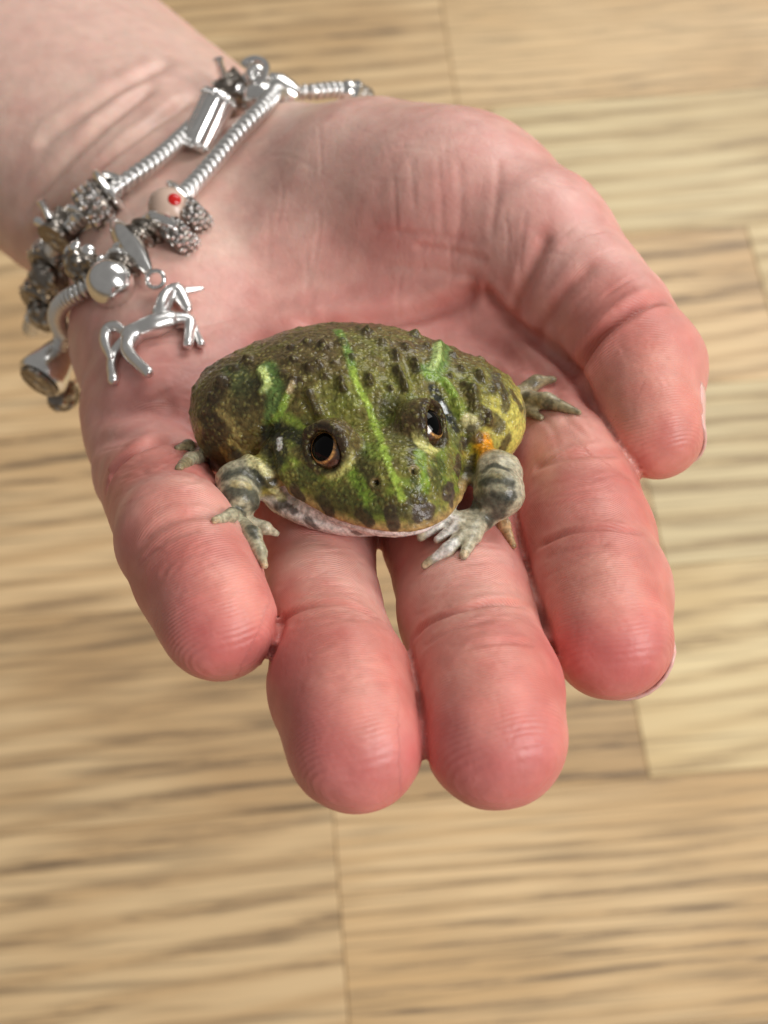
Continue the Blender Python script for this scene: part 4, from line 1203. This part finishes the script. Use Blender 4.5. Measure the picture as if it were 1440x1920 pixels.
AX = at(505, 206, 300) - at(350, 365, 300)            # run of the chains across the wrist
AX2 = at(352, 268, 300) - at(232, 356, 300)
AX3 = at(240, 470, 290) - at(120, 628, 280)
def pave(px, py, lift, R, w, parent, axis, d=None, material=None, name='textured_bead'):
    c = spot(px, py, lift, d)
    o = put(name, lathe_mesh(c, axis, [(-w, R * .6), (-w, R * .9), (-w * .8, R), (w * .8, R), (w, R * .9), (w, R * .6)]), material or PAVE, parent)
    t, u, v = frame(axis)
    # raised grains round the band
    V, F = [], []
    for row in (-0.55, 0.0, 0.55):
        for j in range(14):
            a = 2 * math.pi * (j + (0.5 if row == 0 else 0)) / 14
            cc = c + t * w * row + (R + 0.05) * (u * math.cos(a) + v * math.sin(a))
            k = len(V); g = R * 0.17
            for dv in ((1, 0, 0), (-1, 0, 0), (0, 1, 0), (0, -1, 0), (0, 0, 1), (0, 0, -1)): V.append(cc + g * np.array(dv))
            F += [(k, k + 2, k + 4), (k + 2, k + 1, k + 4), (k + 1, k + 3, k + 4), (k + 3, k, k + 4), (k + 2, k, k + 5), (k + 1, k + 2, k + 5), (k + 3, k + 1, k + 5), (k, k + 3, k + 5)]
    g_ = put('grain_band', (V, F), SILVER, o); g_['kind'] = 'stuff'
    return o
def ring(px, py, lift, Rr_, r, w, parent, axis, d=None, name='spacer_ring', material=None):
    return put(name, lathe_mesh(spot(px, py, lift, d), axis, ring_prof(Rr_, r, w), 28), material or SILVER, parent)
def ball(px, py, lift, r, parent, axis, k=1.0, d=None, name='round_bead', material=None, wob=None):
    return put(name, lathe_mesh(spot(px, py, lift, d), axis, ball_prof(r, k, 16, 0.25), 28, wob), material or SILVER, parent)
def crown(px, py, parent, axis, R, d=None, lift=5):
    c = spot(px, py, lift, d); t, u, v = frame(axis)
    o = put('crown_bead', lathe_mesh(c, axis, [(-R * .8, R * .7), (-R * .8, R), (-R * .4, R * .92), (0, R * 1.02), (R * .4, R * .92), (R * .7, R), (R * .7, R * .7)], 20, lambda i, w: 0.05 * math.sin(10 * w)), DARKS, parent)
    for j in range(5):
        a = 2 * math.pi * j / 5 + 0.4
        dr = u * math.cos(a) + v * math.sin(a)
        b0 = c + dr * R * 0.95 - t * R * 0.1
        put('crown_point', tube_mesh([b0, b0 + dr * R * .45 + t * R * .15, b0 + dr * R * .95 + t * R * .3], [R * .26, R * .2, R * .28], 8), SILVER, o)
    return o

# forearm-side beads
crown(438, 168, br2, AX2, 3.9, d=299)
cl = spot(396, 246, 4.2)
cax = at(430, 188, 300) - at(378, 296, 300)
clasp = put('barrel_clasp', lathe_mesh(cl, cax, [(-6.2, 2.0), (-6.2, 3.2), (-5.6, 3.6), (-4.6, 3.3), (4.6, 3.3), (5.6, 3.6), (6.2, 3.2), (6.2, 2.0)], 72, lambda i, w: 0.035 * math.sin(18 * w)), SILVER, br2)
t_, u_, v_ = frame(cax)
for k in range(2):
    for j in range(22):
        a = 2 * math.pi * j / 22
        cc = cl + t_ * (-5.1 if k == 0 else 5.1) + 3.45 * (u_ * math.cos(a) + v_ * math.sin(a))
        if (u_ * math.cos(a) + v_ * math.sin(a))[2] > -0.2:
            put('clasp_bead', lathe_mesh(cc, u_ * math.cos(a) + v_ * math.sin(a), ball_prof(0.42, 1, 5), 6), LINK, clasp)
ring(207, 362, 3.6, 4.3, 0.9, 0.9, br2, AX2)
ring(196, 374, 3.6, 3.9, 0.6, 0.7, br2, AX2, material=DARKS)
pave(182, 392, 3.6, 4.4, 2.6, br2, AX2)
crown(134, 436, br2, AX3, 3.7)
pave(108, 486, 3.8, 4.3, 2.2, br2, AX3, material=DARKS)
ball(92, 522, 3.6, 4.2, br2, AX3, 0.9, d=290, name='knot_bead', material=DARKS, wob=lambda i, w: 0.09 * math.sin(6 * w + i))
pave(80, 556, 3.6, 4.3, 2.3, br2, AX3, d=293, material=DARKS)
ball(84, 592, 3.6, 3.7, br2, AX3, 0.8, d=293, material=DARKS, wob=lambda i, w: 0.10 * math.sin(8 * w))
# palm-side beads
ball(487, 182, 3.4, 3.4, br1, AX, 1.0, d=291)
sw = ball(480, 140, 3.0, 2.3, br1, AX, 1.0, d=292, name='shell_charm')
sp = [spot(482, 138, 0, 290) + np.array([math.cos(a), math.sin(a), 0.5]) * (0.5 + 0.26 * a) for a in np.linspace(0, 9, 40)]
put('shell_spiral', tube_mesh(sp, np.linspace(0.3, 0.85, 40), 7), SILVER, sw)
put('cone_bead', lathe_mesh(spot(528, 172, 3, 293), at(550, 180, 293) - at(500, 160, 293), [(-3.6, 2.2), (-3.4, 3.0), (-1, 3.6), (1.5, 3.1), (3.4, 2.2), (3.6, 1.6)], 24), SILVER, br1)
put('end_cap', lathe_mesh(spot(512, 206, 3, 290), AX, [(-2.2, 1.6), (-2.2, 2.7), (1.8, 3.0), (2.2, 2.4), (2.2, 1.6)], 22), DARKS, br1)
pave(676, 186, 0, 2.7, 2.0, br1, at(690, 195, 303) - at(645, 170, 300), d=302, material=DARKS)
ring(660, 177, 0, 2.6, 0.8, 1.0, br1, at(690, 195, 303) - at(645, 170, 300), d=301, name='far_clasp')
ball(650, 172, 0, 2.6, br1, at(690, 195, 303) - at(645, 170, 300), 0.8, d=300)
enamel_c = spot(322, 400, 3.4)
en = put('enamel_bead', lathe_mesh(enamel_c, AX, ball_prof(4.6, 0.85, 16, 0.3), 28), ENAMEL, br1)
_rd = at(330, 372, 290) - at(322, 400, 290); _rd = _rd / np.linalg.norm(_rd) * 0.45 - enamel_c / np.linalg.norm(enamel_c) * 0.9; _rd /= np.linalg.norm(_rd)
put('red_heart', lathe_mesh(enamel_c + _rd * 4.35, _rd, ball_prof(1.25, 0.4, 8), 14), REDE, en)
ring(348, 377, 3.6, 3.9, 0.9, 0.8, br1, AX)
pave(366, 410, 3.2, 3.2, 2.0, br1, AX)
ring(312, 438, 3.8, 3.7, 0.9, 0.9, br1, AX3)
pave(338, 446, 3.2, 3.3, 2.2, br1, AX)
bail_a, bail_b = spot(222, 430, 5.5), spot(280, 511, 4.4)
bl = put('pendant_bail', tube_mesh([bail_a + (bail_b - bail_a) * t for t in np.linspace(0, 1, 9)], [0.9, 1.7, 2.15, 2.3, 2.3, 2.15, 1.8, 1.3, 0.8], 14), SILVER, br1)
flower_c = spot(168, 508, 4.5)
fl = put('flower_bead', lathe_mesh(flower_c, AX3, ball_prof(3.9, 0.8, 14, 0.3), 24, lambda i, w: 0.08 * math.sin(8 * w)), DARKS, br1)
t_, u_, v_ = frame(AX3)
for j in range(8):
    a = 2 * math.pi * j / 8
    dr = u_ * math.cos(a) + v_ * math.sin(a)
    put('petal', lathe_mesh(flower_c + dr * 4.0 + t_ * 1.2, dr, ball_prof(1.3, 0.6, 8), 10), SILVER, fl)
ball(208, 532, 4.2, 4.4, br1, AX3, 0.92)
put('bell_bead', lathe_mesh(spot(98, 682, 0, 280), AX3, [(-4.6, 2.0), (-4.4, 4.6), (-3.4, 5.2), (-1, 4.6), (2, 3.6), (4.2, 2.8), (4.4, 2.0)], 30), SILVER, br1)
put('bell_mouth', lathe_mesh(spot(98, 682, 0, 280) - 4.75 * frame(AX3)[0], AX3, [(-0.5, 2.0), (-0.5, 3.9), (0.1, 4.2), (0.1, 2.0)], 24), DARKS, br1)
for _x, _y, _R in ((262, 450, 2.7), (278, 440, 2.9), (186, 520, 3.4), (232, 500, 2.8)):
    ring(_x, _y, 2.6, _R, 0.6, 0.7, br1, AX3, material=DARKS)
for _x, _y, _R in ((218, 350, 3.0), (158, 416, 3.4), (120, 462, 3.5)):
    ring(_x, _y, 2.8, _R, 0.6, 0.7, br2, AX3)
ball(118, 742, 0, 3.0, br1, AX3, 1.2, d=286, name='dark_bead', material=DARKS, wob=lambda i, w: 0.12 * math.sin(5 * w))

# ------------------------------------------------------------------ unicorn pendant lying on the heel of the palm
UL = 2.6
def u(px, py, lift=UL): return spot(px, py, lift)
uni = empty('unicorn_pendant', c2w(u(282, 612, 0)))
tag(uni, 'tiny silver unicorn pendant with curved legs, hanging onto the palm from the bracelet', 'pendant')
def upart(name, pts, rad, parent=None, n=10, lift=UL, caps_round=True, material=None):
    P = densify([u(x, y, l) if l else u(x, y, lift) for x, y, *l_ in pts for l in [l_[0] if l_ else None]], 5)
    r = 1.02 * np.interp(np.linspace(0, 1, len(P)), np.linspace(0, 1, len(rad)), rad)
    d0 = P[0] - P[1]; d0 /= np.linalg.norm(d0); d1 = P[-1] - P[-2]; d1 /= np.linalg.norm(d1)
    P = np.vstack([P[0] + d0 * r[0] * 0.9, P[0] + d0 * r[0] * 0.6, P, P[-1] + d1 * r[-1] * 0.6, P[-1] + d1 * r[-1] * 0.9])
    r = np.concatenate([[r[0] * 0.3, r[0] * 0.8], r, [r[-1] * 0.8, r[-1] * 0.3]])
    return put(name, tube_mesh(P, r, n), material or LINK, parent or uni)
upart('body', [(318, 601), (290, 610), (262, 620), (246, 630)], [1.7, 2.0, 1.7, 1.9], n=14)
head = upart('head', [(302, 588), (312, 560), (330, 547), (342, 562), (352, 580)], [1.6, 1.5, 1.6, 1.3, 0.9], n=12)
upart('mane', [(304, 590, 3.2), (303, 572, 3.8), (312, 553, 3.8), (326, 542, 3.4)], [0.8, 1.1, 1.1, 0.7], head)
upart('horn', [(347, 546), (362, 544), (380, 541)], [0.75, 0.6, 0.35], head)
upart('ear', [(332, 540, 3.4), (334, 532, 3.8)], [0.6, 0.3], head)
upart('leg', [(316, 602), (340, 599), (356, 604), (355, 624), (353, 645)], [1.3, 1.2, 1.15, 0.95, 0.9])
upart('leg', [(330, 604, 1.6), (360, 612, 1.6), (368, 628, 1.6), (377, 645, 1.6)], [1.1, 0.9, 0.8, 0.8])
upart('leg', [(250, 626), (240, 652), (246, 668), (262, 684), (278, 698)], [1.7, 1.25, 1.1, 0.95, 0.95])
upart('leg', [(242, 632, 1.6), (218, 660, 1.6), (211, 686, 1.6), (214, 713, 1.6)], [1.2, 1.0, 0.85, 0.95])
upart('tail', [(236, 624, 3), (218, 612, 3), (203, 620, 3), (201, 645, 3), (210, 672, 3)], [0.7, 1.0, 1.15, 1.05, 0.6])
rc = u(292, 524, 3.4)
put('hanging_ring', tube_mesh([rc + 1.55 * np.array([math.cos(a), math.sin(a) * 0.95, 0.35 * math.cos(a)]) for a in np.linspace(0, 2 * math.pi, 24, endpoint=False)], 0.42, 8, True), SILVER, uni)
